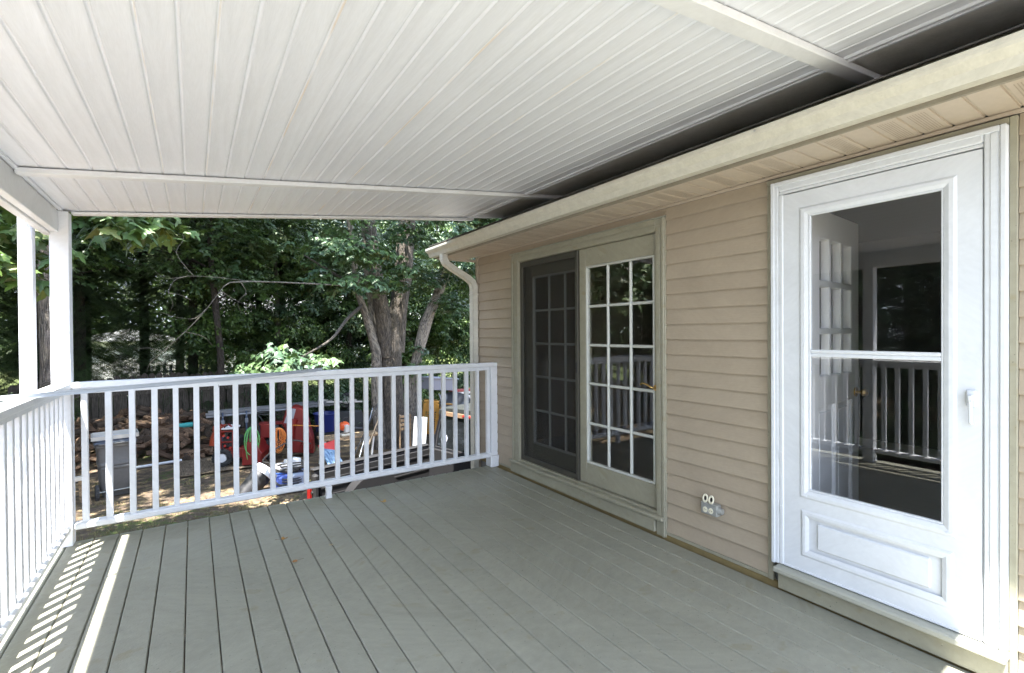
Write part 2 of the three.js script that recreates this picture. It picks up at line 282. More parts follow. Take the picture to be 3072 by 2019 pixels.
// ---------------------------------------------------------------- the house
const house = thing('house', 'tan sided house with a sliding glass door and a white storm door', 'house');
const XW = 2.76, LAP = 0.1035, Y0 = 0.0502;
{
  // clapboards: each course is a board of its own on each stretch of wall
  const course = (z0, z1, y, h = LAP) => sweepZ([[XW - 0.0142, y], [XW - 0.0112, y], [XW - 0.0112, y + 0.012], [XW + 0.003, y + 0.014], [XW + 0.003, y + h + 0.009], [XW - 0.0012, y + h + 0.009], [XW - 0.0012, y + h - 0.004], [XW - 0.0150, y + 0.004]], z0, z1);
  const segs = [[-4.822, -4.128], [-2.182, -1.472], [-0.4675, 2.60]];
  for (const [a, b] of segs) for (let k = 0; k < 22; k++) { const y = Y0 + k * LAP; mesh('siding_board', course(a, b, y, k === 21 ? 0.078 : LAP), M.siding[(k * 7 + Math.round(a * 3) + 99) % 4], house); }
  mesh('siding_board', course(-4.127, -2.183, Y0 + 21 * LAP + 0.035, 0.043), M.siding[1], house);
  for (const [a, b] of segs) mesh('starter_strip', slab(XW - 0.014, XW + 0.01, 0.026, Y0 - 0.002, a, b, 0.003), M.trim, house);
  mesh('corner_board', slab(XW - 0.020, XW + 0.07, -1.1, 2.325, -4.868, -4.824, 0.004), M.siding[2], house);
  // wall behind the boards, with the two door openings
  const openS = rect(-4.06, -2.25, 0.10, 2.18), openD = rect(-1.395, -0.545, 0.135, 2.22);
  mesh('wall', plateX(rect(-4.84, 2.60, -1.15, 2.62), XW + 0.013, XW + 0.15, [openS, openD]), M.inWall, house);
  mesh('end_wall', plainBox(XW + 0.075, 8.2, -1.15, 2.62, -4.858, -4.72), M.siding[0], house);
  mesh('end_wall', plainBox(XW + 0.075, 8.2, -1.15, 2.62, 2.46, 2.598), M.siding[0], house);
  mesh('back_wall', plainBox(8.06, 8.2, -1.15, 2.62, -4.719, 2.459), M.inWall, house);
  mesh('inner_floor', plainBox(XW + 0.151, 8.059, 0.02, 0.130, -4.719, 2.459), M.inFloor, house);
  mesh('inner_ceiling', plainBox(XW + 0.151, 8.059, 2.44, 2.56, -4.719, 2.459), M.inWall, house);
  mesh('partition', plainBox(6.3, 6.4, 0.131, 2.439, -4.719, 0.6), M.inWall, house);
  mesh('baseboard', slab(6.285, 6.2995, 0.131, 0.23, -4.719, 0.6), M.inTrim, house);
  mesh('sill_plate', slab(XW - 0.010, XW + 0.012, -0.02, 0.024, -4.82, 2.6, 0.004), M.rawWood, house);
  // soffit: a panel every 10 cm, some of them pierced
  const sy = 2.331, fx = 2.402;
  let vi = 0;
  for (let z = -5.10; z < 2.5; z += 0.1033, vi++) {
    const m = mesh('soffit_panel', 0 || softGeo(), M.soffit, house);
    m.position.set(0, sy, z);
  }
  function softGeo() {
    if (softGeo.g) return softGeo.g;
    const p = [[0, 0], [0.090, 0], [0.0925, 0.007], [0.098, 0.008], [0.1005, 0.001], [0.1032, 0], [0.1032, 0.010], [0, 0.010]];
    const g = new THREE.ExtrudeGeometry(new THREE.Shape(p.map((q) => new THREE.Vector2(-q[0], q[1]))), { depth: XW - 0.003 - fx, bevelEnabled: false });
    return softGeo.g = boxUV(g.rotateY(Math.PI / 2).translate(fx, 0, 0));
  }
  const dots = []; const hole = new THREE.CircleGeometry(0.0023, 6).rotateX(Math.PI / 2);
  for (let k = 0; k < 74; k++) { if (![0, 1, 0, 1, 1, 0][(k + 4) % 6]) continue; const z = -5.10 + k * 0.1033; if (z < -4.6 || z > 0.1) continue;
    for (let i = 0; i < 7; i++) for (let j = 0; j < 26; j++) dots.push(hole.clone().translate(2.47 + j * 0.0095, sy - 0.0006, z + 0.018 + i * 0.009)); }
  const vent = mesh('vent_holes', merge(dots), M.hole, house); vent.userData.kind = 'stuff';
  mesh('soffit_channel', slab(XW - 0.012, XW - 0.002, 2.312, 2.3295, -4.82, 2.5, 0.002), M.soffit, house);
  mesh('fascia_board', slab(2.388, 2.4005, 2.318, 2.500, -5.19, 2.6, 0.003), M.fascia, house);
  mesh('gable_fascia', slab(2.402, 3.2, 2.318, 2.345, -5.19, -5.12, 0.003), M.soffit, house);
  // roof: eave shingles one by one, the rest of the slope as one sheet
  const rs = 0.40, ry = (x) => 2.452 + (x - 2.30) * rs, ra = Math.atan(rs);
  const rg = plainBox(0, 6.2, -0.03, 0, -5.22, 2.6).applyMatrix4(new THREE.Matrix4().makeRotationZ(ra)).translate(2.36, ry(2.36) - 0.006, 0);
  const roof = mesh('roof', boxUV(rg), M.shingle[1], house);
  for (let r = 0; r < 3; r++) for (let k = 0; k < 26; k++) {
    const z = -5.235 + k * 0.305 + (r % 2) * 0.15, m = mesh('shingle', cham(0.30, 0.007, 0.300, 0.002), M.shingle[(k + r * 2) % 3], roof);
    const x = 2.318 + r * 0.14 + rr(-0.006, 0.006); m.position.set(x + 0.15 * Math.cos(ra), ry(x) + 0.004 + r * 0.0035 + 0.15 * Math.sin(ra) + 0.002, z + 0.15); m.rotation.z = ra - 0.012;
  }
  // gutter and downspout
  const go = [[2.3875, 2.432], [2.3875, 2.338], [2.328, 2.336], [2.321, 2.352], [2.313, 2.372], [2.294, 2.388], [2.281, 2.399], [2.276, 2.410], [2.275, 2.432], [2.287, 2.432], [2.287, 2.426], [2.280, 2.4255], [2.281, 2.412], [2.285, 2.402], [2.297, 2.392], [2.316, 2.376], [2.325, 2.355], [2.331, 2.340], [2.3835, 2.342], [2.3835, 2.432]];
  const gut = mesh('gutter', [sweepZ(go, -5.225, 2.58)], M.gutter, house);
  mesh('end_cap', [sweepZ([[2.3875, 2.432], [2.3875, 2.338], [2.328, 2.336], [2.321, 2.352], [2.313, 2.372], [2.294, 2.388], [2.281, 2.399], [2.276, 2.410], [2.275, 2.432]], -5.228, -5.2255)], M.gutter, gut);
  for (const z of [-3.6, -2.4, -1.28, -0.25]) mesh('gutter_spike', bar([2.277, 2.421, z], [2.2735, 2.421, z], 0.006, 8), M.zinc, gut);
  const dn = [[2.352, 2.34, -4.90], [2.352, 2.285, -4.90], [2.375, 2.235, -4.895], [2.45, 2.185, -4.885], [2.62, 2.085, -4.86], [2.685, 2.035, -4.852], [2.705, 1.97, -4.85], [2.705, 1.6, -4.85], [2.705, 0.6, -4.85], [2.705, -0.9, -4.85]];
  const w = 0.031, d = 0.044, ring = [];
  for (const [ux, uy, nx, ny, L, Wd] of [[1, 0, 0, 1, w, d], [0, 1, -1, 0, d, w], [-1, 0, 0, -1, w, d], [0, -1, 1, 0, d, w]]) for (let k = -6; k <= 6; k++) { const t = k / 6.3 * L, dep = k % 2 ? 0.0028 : 0; ring.push([ux * t + nx * (Wd - dep), uy * t + ny * (Wd - dep)]); }
  const path = new THREE.CatmullRomCurve3(dn.map((p) => V(...p)), false, 'catmullrom', 0.15), n = 60, pos = [], idx = [];
  for (let i = 0; i <= n; i++) { const c = path.getPoint(i / n), tg = path.getTangent(i / n), zx = V(0, 0, 1), sx = V().crossVectors(tg, zx).normalize(); for (const [a, b] of ring) { const q = c.clone().addScaledVector(sx, a).addScaledVector(zx, b); pos.push(q.x, q.y, q.z); } }
  const R = ring.length; for (let i = 0; i < n; i++) for (let k = 0; k < R; k++) { const a = i * R + k, b = i * R + (k + 1) % R; idx.push(a, b, a + R, b, b + R, a + R); }
  const dg = new THREE.BufferGeometry(); dg.setAttribute('position', new THREE.Float32BufferAttribute(pos, 3)); dg.setIndex(idx);
  const ds = mesh('downspout', toCreasedNormals(boxUV(dg), 0.5), M.gutter, house);
  mesh('joint_band', slab(2.668, 2.742, 1.885, 1.90, -4.898, -4.802, 0.003), M.gutter, ds);
  // paint touch-up spot on the siding by the railing
}
// the sliding door
{
  const d = grp('sliding_door', house), c = 2.742;
  const zL = -4.126, zR = -2.184;
  mesh('casing', [slab(c, 2.775, 0.122, 2.249, zL, -3.992), slab(c - 0.010, c - 0.0005, 0.122, 2.249, zL + 0.012, zL + 0.045), slab(c - 0.006, c - 0.0005, 0.122, 2.2, zL + 0.06, -4.0)], M.trim, d);
  mesh('casing', [slab(c, 2.775, 0.004, 2.249, -2.268, zR), slab(c - 0.010, c - 0.0005, 0.004, 2.249, zR - 0.03, zR - 0.006), slab(c - 0.006, c - 0.0005, 0.122, 2.2, -2.262, zR - 0.040)], M.trim, d);
  mesh('head_casing', [slab(c, 2.775, 2.160, 2.249, -3.9915, -2.2685), slab(c - 0.010, c - 0.0005, 2.212, 2.249, -3.99, -2.27), slab(c - 0.006, c - 0.0005, 2.166, 2.200, -3.99, -2.27)], M.trim, d);
  mesh('drip_cap', slab(c - 0.018, 2.77, 2.2495, 2.256, zL - 0.01, zR + 0.01, 0.002), M.trimPale, d);
  mesh('sill', [slab(2.702, 2.90, 0.120, 0.146, zL - 0.002, -2.19, 0.006), slab(2.748, 2.90, 0.1465, 0.165, -3.99, -2.27, 0.003)], M.trim, d);
  mesh('kick_board', slab(2.722, 2.80, 0.022, 0.1195, zL, -2.272, 0.003), M.trim, d);
  mesh('jamb', [slab(2.776, 2.90, 0.166, 2.16, -4.05, -3.995), slab(2.776, 2.90, 0.166, 2.16, -2.266, -2.24), slab(2.776, 2.90, 2.161, 2.20, -4.05, -2.24)], M.trim, d);
  // right leaf, outer track
  const ys = [0.357, 0.679, 1.015, 1.340, 1.666, 1.990];
  function leaf(name, zs, x0, x1, y0, y1, stiles) {
    const lf = mesh(name, stiles, M.trim, d);
    const gx = (x0 + x1) / 2, z0 = zs[0], z1 = zs[zs.length - 1];
    for (let i = 0; i < zs.length - 1; i++) for (let j = 0; j < 5; j++) mesh('pane', slab(gx - 0.002, gx + 0.002, ys[j] + 0.004, ys[j + 1] - 0.004, zs[i] + 0.004, zs[i + 1] - 0.004, 0.0005), M.glass, d);
    for (let i = 1; i < zs.length - 1; i++) mesh('muntin', slab(x0 + 0.003, x1 - 0.003, ys[0], ys[5], zs[i] - 0.011, zs[i] + 0.011, 0.006), M.muntin, d);
    for (let j = 1; j < 5; j++) for (let i = 0; i < zs.length - 1; i++) mesh('muntin', slab(x0 + 0.0045, x1 - 0.0045, ys[j] - 0.011, ys[j] + 0.011, zs[i] + (i ? 0.0112 : 0), zs[i + 1] - (i < zs.length - 2 ? 0.0112 : 0), 0.006), M.muntin, d);
    mesh('glazing_bead', [slab(x0 - 0.004, x1 + 0.004, ys[0] - 0.016, ys[0], z0 - 0.016, z1 + 0.016, 0.005), slab(x0 - 0.004, x1 + 0.004, ys[5], ys[5] + 0.016, z0 - 0.016, z1 + 0.016, 0.005), slab(x0 - 0.004, x1 + 0.004, ys[0], ys[5], z0 - 0.016, z0, 0.005), slab(x0 - 0.004, x1 + 0.004, ys[0], ys[5], z1, z1 + 0.016, 0.005)], M.muntin, d);
    return lf;
  }
  const st = (x0, x1, z0, z1, g0, g1) => [slab(x0, x1, 0.17, 2.158, z0, g0), slab(x0, x1, 0.17, 2.158, g1, z1), slab(x0, x1, 0.17, 0.340, g0, g1), slab(x0, x1, 2.007, 2.158, g0, g1)];
  leaf('door_leaf', [-3.012, -2.782, -2.542, -2.322], 2.776, 2.806, 0, 0, st(2.772, 2.812, -3.108, -2.270, -3.029, -2.305));
  leaf('door_leaf', [-3.846, -3.612, -3.376, -3.142], 2.826, 2.856, 0, 0, st(2.822, 2.862, -3.985, -3.050, -3.863, -3.125));
  const sf = mesh('screen_frame', [slab(2.762, 2.786, 0.168, 2.156, -3.990, -3.945), slab(2.756, 2.786, 0.168, 2.156, -3.150, -3.112), slab(2.762, 2.786, 0.168, 0.215, -3.9445, -3.1505), slab(2.762, 2.786, 2.105, 2.156, -3.9445, -3.1505)], M.screenFrame, d);
  mesh('screen_mesh', plainBox(2.7735, 2.7745, 0.216, 2.104, -3.9443, -3.1507), M.screen, d);
  mesh('screen_pull', slab(2.748, 2.7555, 1.10, 1.19, -3.137, -3.122, 0.003), M.dark, d);
  mesh('handle', [tube([[2.771, 1.045, -2.292], [2.745, 1.045, -2.292], [2.728, 1.052, -2.302], [2.724, 1.068, -2.335], [2.724, 1.074, -2.372], [2.726, 1.064, -2.396]], 0.0065, 24, 8), new THREE.CylinderGeometry(0.021, 0.021, 0.006, 16).rotateZ(Math.PI / 2).translate(2.768, 1.045, -2.292)], M.brass, d);
}
// the storm door and the panelled door standing open behind it
{
  const d = grp('storm_door', house);
  const c0 = 2.722;
  mesh('casing', [slab(c0, 2.772, 0.142, 2.276, -1.440, -1.398, 0.006), slab(c0 - 0.008, c0 - 0.0005, 0.142, 2.276, -1.438, -1.418, 0.003)], M.doorWhite, d);
  mesh('casing', [slab(c0, 2.772, 0.142, 2.276, -0.566, -0.494, 0.006), slab(c0 - 0.008, c0 - 0.0005, 0.142, 2.276, -0.516, -0.497, 0.003), slab(c0 - 0.004, c0 - 0.0005, 0.142, 2.25, -0.545, -0.523, 0.002)], M.doorWhite, d);
  mesh('head_casing', [slab(c0, 2.772, 2.222, 2.276, -1.3975, -0.5665, 0.006), slab(c0 - 0.008, c0 - 0.0005, 2.252, 2.276, -1.417, -0.517, 0.003), slab(c0 + 0.006, 2.772, 2.205, 2.2215, -1.3975, -0.5665, 0.003)], M.doorWhite, d);
  mesh('channel', [slab(2.738, 2.775, 0.03, 2.304, -0.4935, -0.469, 0.003), slab(2.738, 2.775, 2.2765, 2.304, -1.470, -0.494, 0.003), slab(2.742, 2.775, 0.026, 2.2760, -1.4715, -1.4405, 0.003)], M.trim, d);
  mesh('hinge_rail', [slab(2.722, 2.745, 0.147, 2.203, -1.3972, -1.374, 0.004)], M.doorWhite, d);
  for (const y of [0.42, 0.72, 1.60, 1.98]) mesh('hinge_joint', slab(2.7195, 2.7225, y, y + 0.055, -1.393, -1.376, 0.001), M.doorWhite, d);
  // leaf with an opening for the glass; sloped mouldings round opening and panel
  const X0 = 2.728, X1 = 2.762;
  const g = rect(-1.246, -0.692, 0.592, 2.070);
  mesh('door_leaf', [plateX(rect(-1.3735, -0.5690, 0.150, 2.198), X0, X1, [g, rect(-1.250, -0.692, 0.262, 0.458)])], M.doorWhite, d);
  const frame = (z0, z1, y0, y1, w, x, h) => {   // a four-sided moulding, ridged across its width
    const r = [[0, 0], [0.25 * w, -h], [0.6 * w, -h], [w, 0]], out = [];
    for (let i = 0; i < 3; i++) {
      const [a, p] = r[i], [b, q] = r[i + 1], A = [[z0 + a, y0 + a], [z1 - a, y0 + a], [z1 - a, y1 - a], [z0 + a, y1 - a]], Bq = [[z0 + b, y0 + b], [z1 - b, y0 + b], [z1 - b, y1 - b], [z0 + b, y1 - b]];
      for (let k = 0; k < 4; k++) { const m = (k + 1) % 4; const f = (P2, e) => [x + e, P2[1], P2[0]]; const v = [f(A[k], p), f(A[m], p), f(Bq[m], q), f(Bq[k], q)]; out.push(...v[0], ...v[1], ...v[2], ...v[0], ...v[2], ...v[3]); }
    }
    const ge = new THREE.BufferGeometry(); ge.setAttribute('position', new THREE.Float32BufferAttribute(out, 3)); ge.computeVertexNormals(); return boxUV(ge);
  };
  mesh('glass_moulding', frame(-1.290, -0.648, 0.548, 2.112, 0.044, X0 - 0.0005, 0.007), M.doorWhite, d);
  mesh('sash_frame', [slab(2.730, 2.750, 0.592, 0.602, -1.246, -0.692, 0.002), slab(2.730, 2.750, 2.060, 2.070, -1.246, -0.692, 0.002), slab(2.730, 2.750, 0.602, 2.060, -1.246, -1.236, 0.002), slab(2.730, 2.750, 0.602, 2.060, -0.702, -0.692, 0.002)], M.doorWhite, d);
  mesh('sash_bar', [slab(2.727, 2.748, 1.331, 1.349, -1.2355, -0.7025, 0.004), slab(2.730, 2.750, 1.311, 1.3305, -1.2355, -0.7025, 0.004)], M.doorWhite, d);
  mesh('pane', slab(2.742, 2.745, 1.345, 2.062, -1.238, -0.700, 0.0005), M.glass, d);
  mesh('pane', slab(2.736, 2.739, 0.600, 1.315, -1.238, -0.700, 0.0005), M.glass, d);
  mesh('kick_panel', [slab(2.738, 2.760, 0.262, 0.458, -1.250, -0.692, 0.001), frame(-1.284, -0.658, 0.234, 0.486, 0.040, X0 - 0.0005, 0.006), slab(2.726, 2.740, 0.292, 0.428, -1.205, -0.737, 0.008)], M.doorWhite, d);
  for (const [z, y] of [[-1.262, 0.562], [-0.676, 0.562]]) mesh('clip', slab(2.716, 2.7225, y, y + 0.006, z - 0.010, z + 0.010, 0.002), M.doorWhite, d);
  mesh('sweep', slab(2.724, 2.75, 0.1465, 0.1575, -1.3735, -0.569, 0.002), M.doorWhite, d);
  mesh('handle', [slab(2.712, 2.7275, 1.125, 1.195, -0.618, -0.585, 0.005), slab(2.695, 2.712, 1.150, 1.176, -0.610, -0.592, 0.004), beamBar([2.700, 1.150, -0.601], [2.706, 1.055, -0.601], 0.013, 0.007, 0.003), beamBar([2.706, 1.058, -0.601], [2.727, 1.048, -0.601], 0.013, 0.007, 0.003)], M.doorWhite, d);
  mesh('sill', [slab(2.668, 2.90, 0.112, 0.1415, -1.408, -0.490, 0.006)], M.trimPale, d);
  mesh('kick_board', slab(2.712, 2.80, 0.012, 0.1115, -1.400, -0.494, 0.003), M.trim, d);
}
{
  // inner door, hinged on its left, open at a right angle into the room
  const d = grp('inner_door', house); d.position.set(2.93, 0.14, -1.352); d.rotation.y = 0.075;   // leaf runs along +x
  const W = 0.80, H = 2.02, T = 0.02, zs = [0.12, 0.305, 0.495, 0.68], ys = [1.02, 1.305, 1.59, 1.875];
  const holes = []; for (let i = 0; i < 3; i++) for (let j = 0; j < 3; j++) holes.push([zs[i] + 0.014, zs[i + 1] - 0.014, ys[j] + 0.014, ys[j + 1] - 0.014]);
  for (const [a, b] of [[0.12, 0.385], [0.425, 0.68]]) holes.push([a, b, 0.20, 0.86]);
  const s = new THREE.Shape([[0, 0], [W, 0], [W, H], [0, H]].map((p) => new THREE.Vector2(...p)));
  for (const [a, b, c, e] of holes) s.holes.push(new THREE.Path([[a, c], [b, c], [b, e], [a, e]].map((p) => new THREE.Vector2(...p))));
  mesh('door_leaf', boxUV(new THREE.ExtrudeGeometry(s, { depth: 2 * T, bevelEnabled: true, bevelSize: 0.005, bevelThickness: 0.005, bevelSegments: 1 }).translate(0, 0, -T)), M.inTrim, d);
  holes.forEach(([a, b, c, e], i) => i < 9 ? mesh('pane', slab(a - 0.003, b + 0.003, c - 0.003, e + 0.003, -0.002, 0.002, 0.0005), M.glass, d) : mesh('panel', [slab(a - 0.002, b + 0.002, c - 0.002, e + 0.002, -0.006, 0.006, 0.002), slab(a + 0.035, b - 0.035, c + 0.035, e - 0.035, -0.014, 0.014, 0.012)], M.inTrim, d));
  mesh('knob', [new THREE.CylinderGeometry(0.031, 0.031, 0.008, 20).rotateX(Math.PI / 2).translate(0.735, 0.90, 0.030), bar([0.735, 0.90, 0.03], [0.735, 0.90, 0.065], 0.010, 10), new THREE.SphereGeometry(0.027, 18, 12).scale(1, 1, 0.8).translate(0.735, 0.90, 0.078)], M.brass, d);
}
{
  const o = thing('outlet_box', 'grey metal outdoor outlet box with flip-up cover on the tan siding', 'outlet', [2.7445, 0.285, -1.822]);
  const b = mesh('box', slab(-0.046, 0.0, 0.005, 0.078, -0.057, 0.057, 0.004), M.zinc, o);
  mesh('hub', bar([-0.024, 0.042, 0.057], [-0.024, 0.042, 0.082], 0.024, 10, 0.018), M.zinc, o);
  for (const z of [-0.024, 0.016]) {
    const f = mesh('receptacle', new THREE.CylinderGeometry(0.0155, 0.0155, 0.004, 20).rotateZ(Math.PI / 2).scale(1, 1.15, 1).translate(-0.047, 0.034, z), M.ivory, o);
    mesh('slots', [slab(-0.0502, -0.0492, 0.037, 0.040, z - 0.008, z - 0.002, 0.0003), slab(-0.0502, -0.0492, 0.028, 0.031, z - 0.008, z - 0.003, 0.0003), slab(-0.0502, -0.0492, 0.032, 0.036, z + 0.005, z + 0.010, 0.0003)], M.dark, f);
  }
  for (const z of [-0.026, 0.016]) {
    const r = new THREE.TorusGeometry(0.0145, 0.0048, 8, 20).rotateY(Math.PI / 2).scale(1, 1.45, 1);
    const cv = mesh('cover', r.rotateZ(-0.25).translate(-0.043, 0.104, z), M.ivory, o);
    mesh('gasket', slab(-0.040, -0.034, 0.090, 0.120, z - 0.011, z + 0.011, 0.004), M.dark, cv);
    mesh('hinge', slab(-0.050, -0.034, 0.077, 0.085, z - 0.012, z + 0.012, 0.002), M.zinc, o);
  }
}

// ---------------------------------------------------------------- ground, grass
const GY = -1.2;
const gh = (x, z) => GY + noise.noise(x * 0.35, 0.3, z * 0.35) * 0.035 + noise.noise(x * 1.7, 4.3, z * 1.7) * 0.012 + (z < -20 ? (-20 - z) * 0.03 : 0);
{
  const cols = tex(1024, 1024, (u, v) => {
    const a = fbm(u, v, 5, 71), b = fbm(u, v, 26, 73), c = fbm(u, v, 110, 75), e = tn(u, v, 200, 77);
    let r = 0.50, g = 0.43, bl = 0.355; const k = 1 + b * 0.35 + c * 0.3 + e * 0.12;
    const st = Math.max(0, Math.min(1, (b + a * 0.8 + c * 0.6 - 0.05) * 5)); r += st * 0.15; g += st * 0.13; bl += st * 0.07;   // dry straw
    const mo = Math.max(0, Math.min(1, (-a * 1.1 + c * 0.9 + b * 0.5 - 0.34) * 6)); r += (0.36 - r) * mo; g += (0.42 - g) * mo; bl += (0.20 - bl) * mo;   // thin green
    if (e + c > 0.62) { r *= 0.55; g *= 0.5; bl *= 0.5; }
    return [r * k * 0.74, g * k * 0.735, bl * k * 0.74];
  }, true, [1, 1]);
  const bump = tex(512, 512, (u, v) => 0.5 + fbm(u, v, 70, 81) * 0.6 + tn(u, v, 180, 83) * 0.3, false, [2, 2]);
  const m = new THREE.MeshStandardMaterial({ map: cols, bumpMap: bump, bumpScale: 0.02, roughness: 1 });
  const g = new THREE.PlaneGeometry(150, 150, 240, 240).rotateX(-Math.PI / 2).translate(10, 0, -25);
  const p = g.attributes.position, uv = g.attributes.uv;
  for (let i = 0; i < p.count; i++) { p.setY(i, gh(p.getX(i), p.getZ(i))); uv.setXY(i, p.getX(i) / 4.7, p.getZ(i) / 4.7); }
  g.computeVertexNormals();
  mesh('ground', g, m, scene).userData = { kind: 'structure', label: 'bare trodden yard earth with patches of thin dry grass' };
  const lg = new THREE.PlaneGeometry(90, 48, 90, 48).rotateX(-Math.PI / 2).translate(6, 0, -42), lp = lg.attributes.position, lu = lg.attributes.uv;
  for (let i = 0; i < lp.count; i++) { lp.setY(i, gh(lp.getX(i), lp.getZ(i)) + 0.03); lu.setXY(i, lp.getX(i) / 3.1, lp.getZ(i) / 3.1); }
  lg.computeVertexNormals();
  mesh('lawn', lg, std(lin(0.15, 0.19, 0.07), 1, { map: tex(256, 256, (u, v) => { const k = 0.8 + fbm(u, v, 20, 88) * 0.5; return [k, k, k * 0.9]; }) }), scene).userData = { kind: 'structure', label: 'sunlit lawn beyond the hemlocks' };
  // sparse grass as blades in tufts
  const tri = []; for (let k = 0; k < 9; k++) { const a = rr(0, 6.28), l = rr(0.03, 0.075), w = 0.0025, dx = Math.cos(a), dz = Math.sin(a), ox = rr(-0.03, 0.03), oz = rr(-0.03, 0.03), b = rr(0.3, 0.9); tri.push(ox - dz * w, 0, oz + dx * w, ox + dz * w, 0, oz - dx * w, ox + dx * l * b, l * (1.1 - b * 0.6), oz + dz * l * b); }
  const tg = new THREE.BufferGeometry(); tg.setAttribute('position', new THREE.Float32BufferAttribute(tri, 3)); tg.computeVertexNormals();
  const spots = [], q = new THREE.Matrix4();
  for (let i = 0; i < 60000 && spots.length < 15000; i++) {
    const z = -4.7 - Math.pow(rnd(), 1.3) * 20, x = rr(-8, 8); if (x > 2.7 && z > -5) continue;
    if (noise.noise(x * 0.9, 7.7, z * 0.9) + noise.noise(x * 3.1, 2.7, z * 3.1) * 0.5 < 0.02 + (z < -9.3 && z > -16 ? 0.32 : 0)) continue;
    spots.push([x, z]);
  }
  for (let i = 0; i < 9000; i++) spots.push([rr(-14, -0.95), rr(-9, 6)]);
  const gi = new THREE.InstancedMesh(tg, std(lin(0.16, 0.17, 0.06), 0.9, { side: THREE.DoubleSide }), spots.length);
  const cc = new THREE.Color();
  spots.forEach(([x, z], i) => { const s = rr(0.6, 1.4); q.makeRotationY(rr(0, 6.28)).scale(V(s, s, s)).setPosition(x, gh(x, z) - 0.004, z); gi.setMatrixAt(i, q); const t = rnd(); gi.setColorAt(i, cc.setRGB(0.6 + t * 1.4, 0.75 + t * 0.6, 0.8 + t * 1.0)); });
  gi.name = 'grass'; gi.userData = { kind: 'stuff', label: 'thin short grass growing in patches over the yard', category: 'grass' }; scene.add(gi);
}
// ---------------------------------------------------------------- trees
const leafMat = (r, g, b, tr = 0.35) => new THREE.MeshPhysicalMaterial({ color: lin(r, g, b), roughness: 0.48, transmission: tr, thickness: 0, side: THREE.DoubleSide });
const L = { maple: leafMat(0.068, 0.130, 0.044, 0.35), broad: leafMat(0.090, 0.160, 0.036, 0.4), dark: leafMat(0.052, 0.098, 0.030, 0.35), needle: std(lin(0.038, 0.068, 0.024), 0.8, { side: THREE.DoubleSide }) };
function leafOutline(kind) {
  if (kind === 'maple') return [[0, 0], [0.10, 0.02], [0.30, -0.06], [0.30, 0.10], [0.50, 0.28], [0.30, 0.34], [0.27, 0.46], [0.12, 0.52], [0.13, 0.72], [0, 1.0], [-0.13, 0.72], [-0.12, 0.52], [-0.27, 0.46], [-0.30, 0.34], [-0.50, 0.28], [-0.30, 0.10], [-0.30, -0.06], [-0.10, 0.02]];
  if (kind === 'tulip') return [[0, 0], [0.22, -0.02], [0.42, 0.12], [0.46, 0.36], [0.36, 0.48], [0.40, 0.72], [0.22, 0.84], [0, 0.80], [-0.22, 0.84], [-0.40, 0.72], [-0.36, 0.48], [-0.46, 0.36], [-0.42, 0.12], [-0.22, -0.02]];
  return [[0, 0], [0.24, 0.30], [0.22, 0.62], [0, 1.0], [-0.22, 0.62], [-0.24, 0.30]];
}
function leafTris(kind, out, M4) {
  const o = leafOutline(kind), c = V(0, 0.35, 0), v = V();
  const put = (p) => { v.set(p[0], -Math.abs(p[0]) * 0.25 - p[1] * p[1] * 0.18, p[1]).applyMatrix4(M4); out.push(v.x, v.y, v.z); };
  for (let i = 0; i < o.length; i++) { put([0, kind === 'oval' ? 0.5 : 0.4]); put(o[i]); put(o[(i + 1) % o.length]); }
}
function spray(kind, n, len, size) {   // leaves on a short twig that runs along +z and hangs a little
  const out = [], m = new THREE.Matrix4(), e = new THREE.Euler(), q = new THREE.Quaternion();
  for (let i = 0; i < n; i++) {
    const t = (i + rnd()) / n, side = i % 2 ? 1 : -1, s = size * rr(0.7, 1.2);
    e.set(rr(0.0, 0.75), side * rr(0.4, 1.6), rr(-0.6, 0.6), 'YXZ');
    m.compose(V(side * rr(0, 0.10) * len, -t * t * 0.12 * len + rr(-0.08, 0.08) * len, (t - 0.3) * len), q.setFromEuler(e), V(s, s, s)); leafTris(kind, out, m);
  }
  const g = new THREE.BufferGeometry(); g.setAttribute('position', new THREE.Float32BufferAttribute(out, 3)); g.computeVertexNormals(); return g;
}
const SPR = { maple: [0, 1, 2].map(() => spray('maple', 10, 0.42, 0.105)), big: [0, 1].map(() => spray('maple', 9, 0.5, 0.155)), oval: [0, 1].map(() => spray('oval', 16, 0.45, 0.085)), far: [0, 1].map(() => spray('oval', 20, 0.85, 0.16)) };
{
  // flat hemlock frond
  const out = [];
  for (let i = 0; i < 26; i++) { const t = (i + 0.5) / 26, sd = i % 2 ? 1 : -1, l = 0.24 * (1 - t * 0.75), y = -t * t * 0.16; for (let k = 0; k < 4; k++) { const a = k / 4, x0 = sd * l * a, x1 = sd * l * (a + 0.27), z0 = t * 0.8 + l * a * 0.7, z1 = z0 + 0.05; out.push(x0, y - a * 0.03, z0 - 0.020, x0, y - a * 0.03, z0 + 0.022, x1, y - a * 0.05, z1 + rr(-0.02, 0.03)); } }
  const g = new THREE.BufferGeometry(); g.setAttribute('position', new THREE.Float32BufferAttribute(out, 3)); g.computeVertexNormals(); SPR.needle = [g];
}
